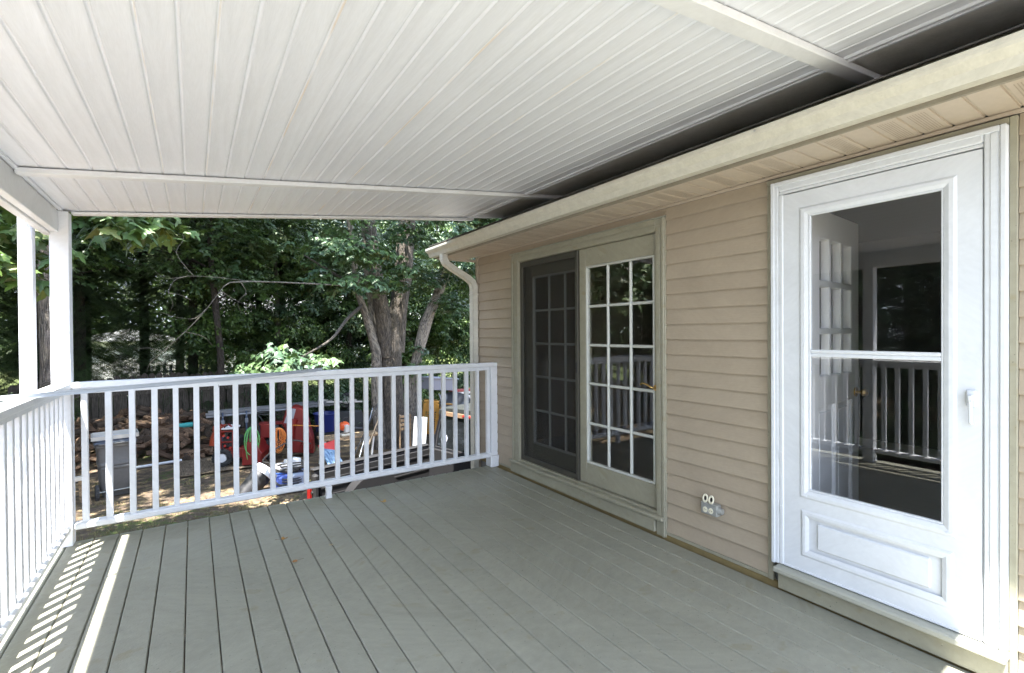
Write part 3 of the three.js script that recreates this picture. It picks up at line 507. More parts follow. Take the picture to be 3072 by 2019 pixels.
function bark(r, g, b, fu, fv, depth, s) {
  const f = (u, v) => { const ridge = 1 - Math.abs(tn(u, v * fv, fu, s)) * 2.4, fine = fbm(u, v * 0.5, fu * 2.2, s + 3); return Math.max(0, Math.min(1, 0.3 + ridge * 0.45 + fine * 0.4)); };
  return std(lin(r, g, b), 0.95, { map: tex(256, 512, (u, v) => { const k = 0.45 + f(u, v) * 0.65, l = fbm(u, v, 6, s + 8); return [k * (1 + l * 0.25), k * (1 + l * 0.22), k * (1 + l * 0.15)]; }, true, [1, 1]), bumpMap: tex(256, 512, (u, v) => f(u, v), false, [1, 1]), bumpScale: depth });
}
const BK = { maple: bark(0.215, 0.185, 0.152, 34, 0.22, 0.03, 90), shag: bark(0.40, 0.345, 0.295, 24, 0.12, 0.05, 95), pale: bark(0.34, 0.305, 0.255, 16, 0.5, 0.01, 99), dark: bark(0.10, 0.082, 0.066, 30, 0.3, 0.03, 102) };
function limb(pts, radii, seg = 14, lump = 0.1, s = 0) {
  const c = new THREE.CatmullRomCurve3(pts.map((p) => V(...p)), false, 'catmullrom', 0.4), n = Math.max(10, Math.round(c.getLength() * 5)), fr = c.computeFrenetFrames(n), pos = [], uv = [], idx = [];
  let len = 0, prev = null;
  for (let i = 0; i <= n; i++) {
    const t = i / n, p = c.getPoint(t), f = t * (radii.length - 1), k = Math.min(radii.length - 2, Math.floor(f)), r = radii[k] + (radii[k + 1] - radii[k]) * (f - k);
    if (prev) len += p.distanceTo(prev); prev = p;
    for (let j = 0; j <= seg; j++) { const a = j / seg * Math.PI * 2, w = r * (1 + lump * noise.noise(Math.cos(a) * 1.3 + s, len * 1.4, Math.sin(a) * 1.3 + s * 2)); const q = p.clone().addScaledVector(fr.normals[i], Math.cos(a) * w).addScaledVector(fr.binormals[i], Math.sin(a) * w); pos.push(q.x, q.y, q.z); uv.push(j / seg * Math.max(1, Math.round(r * 6.28 / 0.5)), len / 1.0); }
  }
  for (let i = 0; i < n; i++) for (let j = 0; j < seg; j++) { const a = i * (seg + 1) + j, b = a + seg + 1; idx.push(a, a + 1, b, a + 1, b + 1, b); }
  const g = new THREE.BufferGeometry(); g.setAttribute('position', new THREE.Float32BufferAttribute(pos, 3)); g.setAttribute('uv', new THREE.Float32BufferAttribute(uv, 2)); g.setIndex(idx); g.computeVertexNormals(); return g;
}
// crown: sprays scattered through clumps; clumps = [x, y, z, radius, flat, count]
function crown(parent, kinds, mat, clumps, scale = 1, tint = [1, 1, 1], name = 'crown') {
  const per = kinds.map(() => []), q = new THREE.Quaternion(), e = new THREE.Euler();
  for (const [x, y, z, r, flat, n] of clumps) for (let i = 0; i < n; i++) {
    let a, b, c; do { a = rr(-1, 1); b = rr(-1, 1); c = rr(-1, 1); } while (a * a + b * b + c * c > 1);
    const out = Math.atan2(a, c) + rr(-0.7, 0.7), s = scale * rr(0.75, 1.25);
    e.set(rr(-0.15, 0.65), out, rr(-0.4, 0.4), 'YXZ');
    per[Math.floor(rnd() * kinds.length)].push(new THREE.Matrix4().compose(V(x + a * r, y + b * r * flat, z + c * r), q.setFromEuler(e), V(s, s, s)));
  }
  const cc = new THREE.Color(); let first = null;
  per.forEach((list, k) => {
    if (!list.length) return;
    const im = new THREE.InstancedMesh(kinds[k], mat, list.length); im.name = name;
    list.forEach((m, i) => { im.setMatrixAt(i, m); const t = rnd(), y = rnd() < 0.03 ? 1.5 : 1; im.setColorAt(i, cc.setRGB(tint[0] * (0.65 + t * 0.75) * y, tint[1] * (0.75 + t * 0.55), tint[2] * (0.7 + rnd() * 0.6))); });
    im.userData.kind = 'stuff'; parent.add(im); first ??= im;
  });
  return first;
}
const clumpsIn = (n, c, r, size, per, flat = 0.55, floor = -9, skip) => { const o = []; let guard = 0; while (o.length < n && guard++ < n * 40) { let a, b, d; do { a = rr(-1, 1); b = rr(-1, 1); d = rr(-1, 1); } while (a * a + b * b + d * d > 1 || a * a + b * b + d * d < 0.12); const p = [c[0] + a * r[0], c[1] + b * r[1], c[2] + d * r[2]]; if (p[1] < floor || (skip && skip(p))) continue; o.push([...p, size * rr(0.7, 1.3), flat, Math.round(per * rr(0.7, 1.3))]); } return o; };

// keeps the sun on the near grass and on the low branch: nothing stands between these places and the sun
const sunlit = (p) => { const h = p[1] - 1.1, x = p[0] + 0.23 * h, z = p[2] - 0.25 * h; return (x > 0.6 && x < 2.6 && z > -8.7 && z < -7.2) || (x > -2.7 && x < -1.5 && z > -12.2 && z < -10.6 && noise.noise(p[0] * 2, p[1] * 2, p[2] * 2) > -0.1) || (z > -8.6 + 0.7 * noise.noise(x * 0.8, 1.1, 3)); };
{
  const t = thing('maple_tree', 'large maple with several grey stems behind the black pickup', 'tree', [0, 0, 0]);
  mesh('trunk', [limb([[3.95, -1.35, -11], [3.92, -0.6, -11], [3.90, 0.5, -11], [3.91, 1.2, -11], [3.98, 1.9, -11], [4.0, 2.4, -11.05]], [0.40, 0.285, 0.24, 0.235, 0.18, 0.03], 24, 0.16, 1), limb([[4.02, 1.0, -11.02], [4.10, 2.0, -11.05], [4.28, 3.2, -11.1], [4.42, 4.6, -11.2], [4.6, 7.5, -11.3], [4.5, 10, -11.5]], [0.20, 0.215, 0.215, 0.19, 0.15, 0.06], 18, 0.12, 2), limb([[3.80, 0.9, -10.95], [3.68, 1.8, -10.9], [3.52, 2.8, -10.9], [3.36, 4.2, -10.9], [2.9, 7.2, -10.6], [2.5, 9, -10.4]], [0.17, 0.17, 0.145, 0.125, 0.10, 0.04], 16, 0.12, 3)], BK.maple, t);
  mesh('stem', limb([[3.60, -1.3, -10.9], [3.52, 0.2, -10.9], [3.51, 1.0, -10.9], [3.30, 1.75, -10.85], [3.06, 2.5, -10.8], [2.95, 3.4, -10.75], [2.5, 6.5, -10.4]], [0.15, 0.125, 0.115, 0.085, 0.075, 0.06, 0.03], 14, 0.18, 4), BK.pale, t);
  mesh('stem', limb([[3.66, 0.3, -11.05], [3.58, 1.2, -11.1], [3.42, 2.6, -11.15], [3.34, 4.2, -11.2], [3.2, 6.8, -11.4]], [0.09, 0.085, 0.08, 0.07, 0.03], 12, 0.14, 5), BK.pale, t);
  for (const b of [[[4.35, 3.6, -11.1], [5.2, 4.6, -10.6], [6.4, 5.2, -10]], [[3.4, 3.9, -10.9], [2.4, 4.3, -10], [1.4, 4.0, -9.2]], [[4.4, 4.3, -11.2], [4.2, 5.2, -9.8], [3.8, 5.4, -8.6]], [[3.2, 2.1, -10.85], [2.6, 1.75, -9.9], [2.0, 1.35, -8.7], [1.3, 1.05, -7.9]], [[3.06, 2.5, -10.8], [2.4, 2.65, -10], [1.7, 2.9, -9.4]], [[4.45, 5, -11.2], [6, 6.2, -11.6], [7.6, 6.6, -11.8]]]) mesh('branch', limb(b, [0.045, 0.028, 0.008], 8, 0.1, b[0][0]), BK.maple, t);
  const cl = [
    ...clumpsIn(230, [3.2, 7.8, -10.2], [6.0, 2.9, 4.2], 0.8, 22, 0.5, 5.0, sunlit),
    ...clumpsIn(7, [2.5, 3.7, -9.7], [0.8, 0.8, 0.6], 0.45, 15, 0.5, 3, sunlit),
    ...clumpsIn(8, [2.5, 2.75, -9.7], [1.0, 0.55, 0.5], 0.36, 17, 0.45),
    ...clumpsIn(6, [3.7, 2.7, -9.9], [0.8, 0.25, 0.3], 0.26, 11, 0.45),
    ...clumpsIn(12, [5.3, 3.4, -9.2], [0.9, 0.9, 0.6], 0.45, 16, 0.5),
    ...clumpsIn(7, [1.5, 1.12, -8.0], [0.65, 0.16, 0.28], 0.22, 10, 0.5),
    ...clumpsIn(4, [0.75, 0.98, -7.9], [0.35, 0.12, 0.2], 0.2, 8, 0.5),
  ];
  crown(t, SPR.maple, L.maple, cl, 1);
}
{
  const t = thing('leaning_tree', 'slanting grey tree with leafy shoots, right of the large maple', 'tree');
  mesh('trunk', limb([[4.12, -1.35, -10.5], [4.16, -0.6, -10.5], [4.26, 0.5, -10.5], [4.52, 1.6, -10.45], [4.92, 2.6, -10.4], [5.4, 4.2, -10.2], [5.8, 6.5, -10]], [0.17, 0.13, 0.125, 0.13, 0.115, 0.09, 0.03], 16, 0.2, 7), BK.pale, t);
  crown(t, SPR.maple, L.maple, [...clumpsIn(20, [5.2, 3.9, -9.4], [1.5, 1.6, 0.9], 0.5, 17, 0.5, 1.9, sunlit), ...clumpsIn(8, [4.9, 2.6, -9.9], [0.6, 0.8, 0.3], 0.35, 12, 0.5), ...clumpsIn(30, [6.2, 6.5, -10], [2.2, 1.8, 2], 0.7, 16, 0.5, 3, sunlit), ...clumpsIn(5, [4.35, 0.9, -10.3], [0.25, 0.5, 0.1], 0.14, 4, 1)], 0.95);
}
{
  const t = thing('shaggy_tree', 'straight tree with shaggy peeling bark left of the corner post', 'tree');
  mesh('trunk', limb([[-2.02, -1.35, -11.5], [-2.03, 0.5, -11.5], [-2.05, 3, -11.5], [-2.0, 7, -11.6], [-2.1, 10.5, -11.6]], [0.24, 0.20, 0.18, 0.14, 0.04], 20, 0.14, 11), BK.shag, t);
  for (let k = 0; k < 26; k++) { const a = rr(-0.6, 2.4), y = rr(-0.8, 3.4), r = 0.19, s = rr(0.08, 0.22), m = mesh('bark_strip', cham(0.035, s, 0.012, 0.004), BK.shag, t); m.position.set(-2.04 + Math.sin(a) * r, y, -11.5 + Math.cos(a) * r); m.rotation.set(rr(-0.25, 0.05), a, rr(-0.12, 0.12)); }
  crown(t, SPR.maple, L.maple, [...clumpsIn(190, [-2.2, 7.6, -10.8], [5.0, 2.7, 3.8], 0.8, 22, 0.5, 4.8, sunlit)], 1.05);
}
{
  const t = thing('tulip_tree', 'broad leaved tree hanging bright leaves over the left railing', 'tree');
  mesh('trunk', limb([[-4.9, -1.35, -7.6], [-4.85, 1, -7.6], [-4.7, 4, -7.7], [-4.6, 8, -7.9]], [0.28, 0.22, 0.17, 0.05], 16, 0.1, 13), BK.maple, t);
  for (const b of [[[-4.75, 3.2, -7.7], [-3.2, 3.3, -7.2], [-1.9, 2.75, -6.9], [-1.45, 2.45, -6.85]], [[-4.7, 3.9, -7.7], [-2.8, 3.9, -7.3], [-1.2, 3.15, -7.0], [-0.3, 2.75, -6.9]]]) mesh('branch', limb(b, [0.05, 0.03, 0.008], 8, 0.1, b[0][1]), BK.pale, t);
  crown(t, SPR.big, L.broad, [...clumpsIn(60, [-4.8, 7.0, -8.2], [2.9, 2.4, 2.6], 0.8, 15, 0.5, 3.8, sunlit), ...clumpsIn(8, [-1.62, 2.42, -6.9], [0.30, 0.32, 0.25], 0.22, 7, 0.6), ...clumpsIn(9, [-0.75, 2.78, -6.95], [0.5, 0.16, 0.25], 0.2, 6, 0.5), ...clumpsIn(16, [-1.35, 5.2, -6.3], [0.8, 0.4, 0.35], 0.35, 12, 0.5), ...clumpsIn(9, [-2.6, 3.2, -7.2], [0.7, 0.5, 0.3], 0.3, 9, 0.5)], 1);
}
// a row of dark hemlocks behind the fence
const hemlockAt = [[-8.2, -17.2, 10], [-6.4, -18.4, 11], [-4.9, -16.9, 9.5], [-3.7, -18.6, 11], [-2.5, -17.0, 9], [-1.2, -18.2, 10.5], [0.0, -17.1, 9.5], [1.3, -18.6, 11], [2.5, -17.3, 9], [4.0, -18.8, 10], [-2.9, -20.6, 12], [-0.4, -21.0, 11], [2.2, -21.2, 12], [5.4, -20.5, 11], [-5.6, -21, 12]];
// a dense row of hemlocks along the left lawn, mirrored in the doors
for (let i = 0; i < 8; i++) hemlockAt.push([-7.6 + rr(-0.4, 0.4), -10 + i * 1.75, rr(6, 7.5)]);
hemlockAt.forEach(([x, z, h], i) => {
  const where = ['at the far left', 'left of the shaggy tree', 'behind the shaggy tree', 'behind the trash cart', 'behind the firewood', 'behind the wooden fence', 'above the fence end', 'above the ladder', 'left of the maple', 'behind the maple'];
  const t = thing('hemlock_tree', i > 14 ? `hemlock of the left hedge ${['opposite the corner post', 'opposite the far end of the deck', 'opposite the far leaf of the sliding door', 'opposite the sliding door handle', 'opposite the outlet box', 'opposite the storm door hinges', 'opposite the storm door handle', 'behind the camera'][i - 15]}` : i < 10 ? `dark hemlock in the front row ${where[i]}` : `tall dark hemlock in the second row, trunk ${['left of the firewood', 'behind the firewood heap', 'behind the snow blowers', 'right of the maple', 'behind the far left hemlocks'][i - 10]}`, 'tree', [0, 0, 0], 0, 'hemlocks beyond the fence');
  const y0 = gh(x, z);
  mesh('trunk', limb([[x, y0 - 0.1, z], [x + rr(-0.08, 0.08), y0 + h * 0.5, z], [x, y0 + h, z]], [0.15, 0.10, 0.02], 10, 0.1, i), BK.dark, t);
  const list = [], q = new THREE.Quaternion(), e = new THREE.Euler();
  const n = 2500;
  for (let k = 0; k < n; k++) {
    const f = Math.pow(rnd(), 0.9), y = y0 + 0.5 + f * (h - 0.5), a = rr(0, 6.28), R = (1.7 * (1 - f) + 0.25) * Math.sqrt(rnd()), s = rr(0.5, 0.95);
    if (i > 9 && i < 15 && rnd() < 0.4) continue;
    e.set(rr(0.05, 0.5), a, rr(-0.3, 0.3), 'YXZ'); list.push(new THREE.Matrix4().compose(V(x + Math.sin(a) * R, y - R * 0.2, z + Math.cos(a) * R), q.setFromEuler(e), V(s, s, s)));
  }
  const im = new THREE.InstancedMesh(SPR.needle[0], L.needle, list.length), cc = new THREE.Color(); im.name = 'crown';
  list.forEach((m, k) => { im.setMatrixAt(k, m); const tt = rnd(); im.setColorAt(k, cc.setRGB(0.7 + tt * 0.8, 0.75 + tt * 0.7, 0.8 + tt * 0.3)); }); im.userData.kind = 'stuff'; t.add(im);
});
// two maples whose low canopy hangs in front of the hemlocks
[[-2.9, -14.9, 'left of the firewood heap'], [0.5, -14.7, 'behind the ladder']].forEach(([x, z, where], i) => {
  const t = thing('shade_maple', `slender maple ${where}, its low canopy before the hemlocks`, 'tree'), y0 = gh(x, z);
  mesh('trunk', limb([[x, y0 - 0.1, z], [x + 0.1, y0 + 2, z], [x - 0.1, y0 + 5, z + 0.1], [x, y0 + 9, z]], [0.10, 0.085, 0.07, 0.02], 10, 0.1, i + 80), BK.dark, t);
  for (let k = 0; k < 6; k++) { const a = rr(0, 6.28), y = rr(2.4, 4.5); mesh('branch', limb([[x, y - 0.4, z], [x + Math.sin(a), y, z + Math.cos(a) * 0.8], [x + Math.sin(a) * 2, y + 0.2, z + Math.cos(a) * 1.3]], [0.03, 0.018, 0.006], 6, 0.1, k), BK.dark, t); }
  crown(t, SPR.maple, L.dark, clumpsIn(120, [x + (i ? 0.2 : -0.2), 5.2, z + 0.2], [2.4, 2.9, 1.3], 0.5, 17, 0.45, 2.5), 0.95, [1.2, 1.2, 1.0]);
});
// broadleaf trees and shrubs behind the maple
const wood = [
  [6.0, -15.0, 6.5, 'behind the leaning tree'], [8.6, -14.2, 6.5, 'behind the downspout'], [4.2, -15.4, 6.2, 'showing between the maple stems'], [2.2, -15.6, 6.2, 'left of the maple stems'],
[10.6, -16.5, 8, 'at the right, above the gutter'], [7.2, -18.6, 8, 'farther off behind the leaning tree'], [12.5, -19.5, 9, 'far behind the house corner'], [9.6, -21, 9, 'far off behind the downspout'],
];
wood.forEach(([x, z, h, where], i) => {
  const t = thing('broadleaf_tree', `green broadleaf tree of the wood ${where}`, 'tree', [0, 0, 0], 0, 'trees of the wood');
  const y0 = gh(x, z), lean = rr(-0.5, 0.5);
  mesh('trunk', limb([[x, y0 - 0.1, z], [x + lean * 0.4, y0 + h * 0.35, z + 0.1], [x + lean, y0 + h, z]], [0.13, 0.10, 0.02], 10, 0.12, i + 30), i % 3 ? BK.dark : BK.maple, t);
  for (let k = 0; k < 5; k++) { const a = rr(0, 6.28), y = y0 + rr(1.6, h * 0.7), l = rr(1, 1.8); mesh('branch', limb([[x + lean * 0.4, y, z], [x + Math.sin(a) * l * 0.5, y + 0.35, z + Math.cos(a) * l * 0.5], [x + Math.sin(a) * l, y + 0.45, z + Math.cos(a) * l]], [0.035, 0.02, 0.006], 6, 0.1, k), BK.dark, t); }
  crown(t, i % 2 ? SPR.oval : [...SPR.oval, SPR.maple[0]], i % 3 === 2 ? L.dark : L.broad, clumpsIn(80, [x + lean * 0.6, y0 + h * 0.58, z], [2.2, h * 0.46, 1.5], 0.55, 22, 0.45, 0.4), 1.15, i % 3 ? [0.8, 0.85, 0.8] : [1, 1, 1]);
});
// trees round the rest of the yard: seen mirrored in the doors, and they close the horizon
const ring = [[-9.5, -11.5, 8, 'left of the tulip tree'], [-10.5, -8.0, 8.5, 'beyond the left lawn, opposite the sliding door'], [-9.8, -4.6, 8, 'beyond the left lawn, opposite the storm door'], [-11, -1.2, 9, 'beyond the left lawn, level with the camera'], [-10.5, 2.4, 8.5, 'beyond the left lawn, behind the camera'], [-13.5, -14.5, 10, 'at the far left corner of the yard'], [-12.5, 6.5, 9, 'at the near left corner of the yard'], [-7.6, -14.6, 8, 'left of the firewood, outside the frame']];
ring.forEach(([x, z, h, where], i) => {
  const t = thing('hedge_tree', `dense dark green tree ${where}`, 'tree', [0, 0, 0], 0, 'trees round the lawn'), y0 = gh(x, z);
  mesh('trunk', limb([[x, y0 - 0.1, z], [x, y0 + h * 0.5, z + 0.1], [x + 0.2, y0 + h, z]], [0.18, 0.13, 0.03], 10, 0.12, i + 60), BK.dark, t);
  crown(t, SPR.far, i % 2 ? L.broad : L.dark, clumpsIn(75, [x, y0 + h * 0.52, z], [2.5, h * 0.5, 2.5], 0.8, 20, 0.5, y0 + 0.3), 1, [0.9, 0.95, 0.9]);
});
const shrubs = [[3.0, -13.4, 1.5, 'left of the maple base'], [5.4, -13.2, 1.7, 'between the maple and the leaning tree'], [6.9, -12.6, 1.8, 'behind the plastic totes'], [8.3, -11.6, 1.8, 'behind the house corner'], [1.4, -16.2, 1.4, 'at the end of the fence'], [-3.4, -15.0, 1.3, 'left end of the fence'], [4.2, -14.4, 1.6, 'directly behind the maple']];
shrubs.forEach(([x, z, h, where], i) => {
  const t = thing('shrub', `leafy understorey shrub ${where}`, 'shrub', [0, 0, 0], 0, 'understorey shrubs'), y0 = gh(x, z);
  const st = []; for (let k = 0; k < 5; k++) { const a = rr(0, 6.28); st.push(limb([[x, y0 - 0.05, z], [x + Math.sin(a) * 0.3, y0 + h * 0.5, z + Math.cos(a) * 0.3], [x + Math.sin(a) * 0.7, y0 + h, z + Math.cos(a) * 0.6]], [0.02, 0.014, 0.005], 5, 0, k)); }
  mesh('stems', st, BK.dark, t);
  crown(t, SPR.oval, i % 2 ? L.broad : L.dark, clumpsIn(20, [x, y0 + h * 0.62, z], [0.95, h * 0.5, 0.7], 0.35, 17, 0.5, y0 + 0.1), 0.95, [0.9, 0.95, 0.9], 'foliage');
});
{
  const t = thing('dead_branch', 'bare grey dead branch hanging in front of the dark hemlocks', 'branch');
  const main = [[2.45, 2.40, -9.7], [1.6, 2.38, -9.4], [0.56, 2.31, -9], [0.36, 2.12, -9], [0.14, 1.79, -9], [-0.10, 1.50, -9], [-0.38, 1.20, -9], [-0.54, 1.03, -9], [-0.58, 0.90, -9]];
  const twigs = [[[0.9, 2.33, -9.1], [0.30, 2.37, -9], [-0.06, 2.36, -8.95], [-0.34, 2.30, -8.9], [-0.52, 2.48, -8.9]], [[-0.06, 2.36, -8.95], [-0.22, 2.28, -8.85], [-0.30, 2.08, -8.8], [-0.24, 1.93, -8.8], [-0.28, 1.80, -8.8]], [[0.02, 2.37, -8.95], [-0.10, 2.52, -8.9], [-0.20, 2.72, -8.9], [-0.10, 2.92, -8.9], [-0.16, 3.1, -8.9]], [[-0.30, 2.08, -8.8], [-0.14, 2.05, -8.8], [-0.02, 1.98, -8.8]], [[0.20, 1.88, -9], [0.02, 1.70, -8.9], [-0.2, 1.72, -8.85], [-0.42, 1.80, -8.8]], [[-0.24, 1.36, -9], [-0.34, 1.22, -8.9], [-0.36, 1.05, -8.9]], [[-0.38, 1.20, -9], [-0.55, 1.26, -9], [-0.72, 1.24, -9]], [[0.66, 2.31, -9], [0.74, 2.15, -9], [0.62, 1.98, -9], [0.66, 1.80, -9]], [[0.40, 2.14, -9], [0.62, 2.0, -9.1], [0.86, 1.92, -9.1]], [[-0.1, 1.5, -9], [0.14, 1.42, -9], [0.26, 1.28, -9]]];
  mesh('branch', limb(main, [0.013, 0.010, 0.008, 0.006, 0.0045, 0.002], 7, 0.1, 1), BK.pale, t);
  for (const w of twigs) mesh('twig', limb(w, [0.005, 0.0035, 0.0015], 5, 0.1, 2), BK.pale, t);
}
// ---------------------------------------------------------------- wooden fence
{
  const f = thing('wooden_fence', 'weathered grey stockade fence behind the firewood heap', 'fence');
  for (let k = 0; k < 34; k++) {
    const x = -3.5 + k * 0.142, y0 = gh(x, -15.4), h = 1.62 + rr(-0.05, 0.05) + (x < -1.7 ? -0.1 : 0), w = 0.132 + rr(-0.006, 0.004);
    const s = new THREE.Shape([[0, 0], [w, 0], [w, h - 0.05], [w * 0.7, h], [w * 0.3, h], [0, h - 0.05]].map((p) => new THREE.Vector2(...p)));
    const m = mesh('picket', boxUV(new THREE.ExtrudeGeometry(s, { depth: 0.016, bevelEnabled: false })), M.greyWood[k % 3], f); m.position.set(x, y0 + 0.03, -15.4 + rr(-0.006, 0.006)); m.rotation.z = rr(-0.012, 0.012);
  }
  for (const y of [-0.02, -0.62]) mesh('rail', beamBar([-3.5, y, -15.36], [1.35, y + 0.02, -15.36], 0.04, 0.085), M.greyWood[2], f);
  for (const x of [-3.4, -1.0, 1.3]) mesh('fence_post', slab(x - 0.05, x + 0.05, -1.4, 0.30, -15.52, -15.42), M.greyWood[1], f);
}
// ---------------------------------------------------------------- firewood
{
  const wedge = (r, l, a0, a1) => { const o = [[0, 0]]; for (let k = 0; k <= 4; k++) { const a = a0 + (a1 - a0) * k / 4; o.push([Math.cos(a) * r, Math.sin(a) * r]); } const s = new THREE.Shape(o.map((p) => new THREE.Vector2(...p))); return boxUV(new THREE.ExtrudeGeometry(s, { depth: l, bevelEnabled: false }).translate(-r * 0.45 * Math.cos((a0 + a1) / 2), -r * 0.45 * Math.sin((a0 + a1) / 2), -l / 2)); };
  const kinds = [];
  for (let i = 0; i < 10; i++) {
    const r = rr(0.08, 0.135), l = rr(0.32, 0.44), a = rr(0.9, 1.7), g = wedge(r, l, -a / 2, a / 2);
    kinds.push([g, M.logCut[i % 3]]);
  }
  for (let i = 0; i < 4; i++) kinds.push([boxUV(new THREE.CylinderGeometry(rr(0.05, 0.08), rr(0.05, 0.08), 0.4, 9).rotateX(Math.PI / 2)), M.logSkin]);
  const heap = (x, z) => { const a = (x + 1.05) / 2.1, b = (z + 14.0) / 1.75; return 1.0 * Math.max(0, 1 - a * a) * Math.max(0, 1 - b * b) * (0.8 + 0.3 * noise.noise(x * 1.4, 3, z * 1.4)) + (x > -2.6 && x < 0.7 ? 0.03 : 0); };
  let n = 0, tries = 0;
  while (n < 270 && tries++ < 3000) {
    const x = rr(-3.1, 0.9), z = rr(-14.6, -12.15), h = heap(x, z); if (h < 0.045) continue;
    const [g, mt] = pick(kinds), o = one('firewood_log', g, mt, `${mt === M.logSkin ? 'round bark-covered' : mt === M.logCut[0] ? 'pale split' : mt === M.logCut[1] ? 'brown split' : 'dark split'} log in the firewood heap, ${x < -1.45 ? 'left of the trash cart' : x < -0.72 ? 'behind the trash cart' : z > -12.9 ? 'by the white pipe' : h > 0.5 ? 'on top near the turquoise roll' : 'right end near the snow blower'}`, 'firewood', 'firewood heap');
    o.position.set(x, GY + Math.max(0.05, h - rr(0, 0.09)), z); o.rotation.set(rr(-0.5, 0.5), rr(0, 6.28), rr(0, 6.28), 'YXZ'); n++;
  }
  const tarp = one('foam_roll', new THREE.CylinderGeometry(0.055, 0.055, 0.30, 20).rotateZ(Math.PI / 2 + 0.05).translate(-0.17, -0.60, -13.15), plastic(0.05, 0.36, 0.36, 0.6), 'short turquoise roll on top of the firewood heap', 'roll');
}
// ---------------------------------------------------------------- trash cart and what stands round it
{
  const b = thing('trash_cart', 'grey wheeled trash cart with a tray on its lid by the firewood', 'trash cart', [-1.10, GY + 0.01, -10.25], 0.18); b.scale.set(0.88, 0.97, 0.9);
  const shell = (() => {   // tapered shell with rounded corners
    const rows = [[0.10, 0.40, 0.40], [0.14, 0.44, 0.44], [0.55, 0.49, 0.50], [0.56, 0.515, 0.52], [0.60, 0.515, 0.52], [0.61, 0.50, 0.51], [0.86, 0.54, 0.56], [0.87, 0.585, 0.61], [0.91, 0.585, 0.61]], pos = [], idx = [], K = 24;
    for (const [y, w, d] of rows) for (let k = 0; k < K; k++) { const a = k / K * Math.PI * 2, c = Math.cos(a), s = Math.sin(a), e = 0.28; pos.push(Math.sign(c) * Math.pow(Math.abs(c), e) * w / 2, y, Math.sign(s) * Math.pow(Math.abs(s), e) * d / 2); }
    for (let i = 0; i < rows.length - 1; i++) for (let k = 0; k < K; k++) { const a = i * K + k, c = i * K + (k + 1) % K; idx.push(a, a + K, c, c, a + K, c + K); }
    const base = pos.length / 3; pos.push(0, 0.10, 0); for (let k = 0; k < K; k++) idx.push(base, k, (k + 1) % K);
    const g = new THREE.BufferGeometry(); g.setAttribute('position', new THREE.Float32BufferAttribute(pos, 3)); g.setIndex(idx); return toCreasedNormals(boxUV(g), 0.6);
  })();
  const grey = std(lin(0.115, 0.115, 0.12), 0.5, { map: M.gutter.map });
  mesh('body', shell, grey, b);
  mesh('lid', [slab(-0.31, 0.31, 0.915, 0.965, -0.33, 0.30, 0.018), slab(-0.27, 0.27, 0.966, 0.985, -0.28, 0.25, 0.008)], plastic(0.065, 0.075, 0.10, 0.4), b);
  mesh('handle', [bar([-0.24, 0.93, 0.335], [0.24, 0.93, 0.335], 0.016, 10), bar([-0.2, 0.90, 0.26], [-0.2, 0.93, 0.335], 0.014), bar([0.2, 0.90, 0.26], [0.2, 0.93, 0.335], 0.014)], grey, b);
  mesh('axle', bar([-0.29, 0.125, 0.21], [0.29, 0.125, 0.21], 0.012), M.zinc, b);
  for (const s of [-1, 1]) { const w = mesh('wheel', new THREE.CylinderGeometry(0.125, 0.125, 0.055, 24).rotateZ(Math.PI / 2).translate(s * 0.265, 0.125, 0.21), plastic(0.03, 0.03, 0.03, 0.8), b); const tr = []; for (let k = 0; k < 26; k++) { const a = k / 26 * 6.283; tr.push(cham(0.056, 0.008, 0.014, 0.002).clone().rotateX(a).translate(s * 0.265, 0.125 + Math.cos(a) * 0.126, 0.21 + Math.sin(a) * 0.126)); } mesh('tread', tr, plastic(0.05, 0.05, 0.05, 0.9), w); }
  mesh('foot', slab(-0.18, 0.20, 0.0, 0.10, -0.16, 0.10, 0.01), grey, b);
  mesh('grip_bar', [slab(-0.21, 0.21, 0.50, 0.535, 0.245, 0.268, 0.006), slab(0.10, 0.16, 0.75, 0.82, 0.262, 0.268, 0.002)], grey, b);
  const t = thing('plastic_tray', 'white shallow tray lying on the trash cart lid', 'tray', [-1.09, GY + 0.968, -10.24], 0.14); t.scale.set(0.9, 0.75, 0.9);
  mesh('base', slab(-0.31, 0.31, 0, 0.012, -0.22, 0.22), plastic(0.42, 0.45, 0.5, 0.4), t);
  mesh('rim', [slab(-0.32, 0.32, 0, 0.085, 0.215, 0.235), slab(-0.32, 0.32, 0, 0.10, -0.235, -0.215), slab(-0.335, -0.3205, 0, 0.09, -0.235, 0.235), slab(0.3205, 0.335, 0, 0.09, -0.235, 0.235)], plastic(0.42, 0.40, 0.36, 0.5), t);
}
{
  const s = thing('wooden_stool', 'small raw wood sawhorse at the left behind the corner post', 'sawhorse', [-1.62, GY, -9.85], 0.5);
  mesh('top', slab(-0.10, 0.22, 0.40, 0.46, -0.05, 0.05), plastic(0.6, 0.55, 0.46, 0.7), s);
  for (const [x, z] of [[-0.06, 0.03], [0.17, 0.03], [-0.06, -0.03], [0.17, -0.03]]) mesh('leg', beamBar([x, 0.40, z], [x + (x > 0 ? 0.05 : -0.05), 0.0, z * 4], 0.04, 0.07), M.paleWood, s);
}
one('white_pipe', bar([-1.0, GY + 0.035, -11.98], [-0.22, GY + 0.035, -12.14], 0.026, 12), plastic(0.72, 0.74, 0.78, 0.35), 'length of white pipe lying in front of the firewood', 'pipe');
{ const g = slab(-0.28, 1.25, GY + 0.03, GY + 0.048, -12.0, -10.72, 0.003); one('plywood_sheet', g, M.plywood, 'weathered plywood sheet flat on the ground under the snow blowers', 'plywood'); }
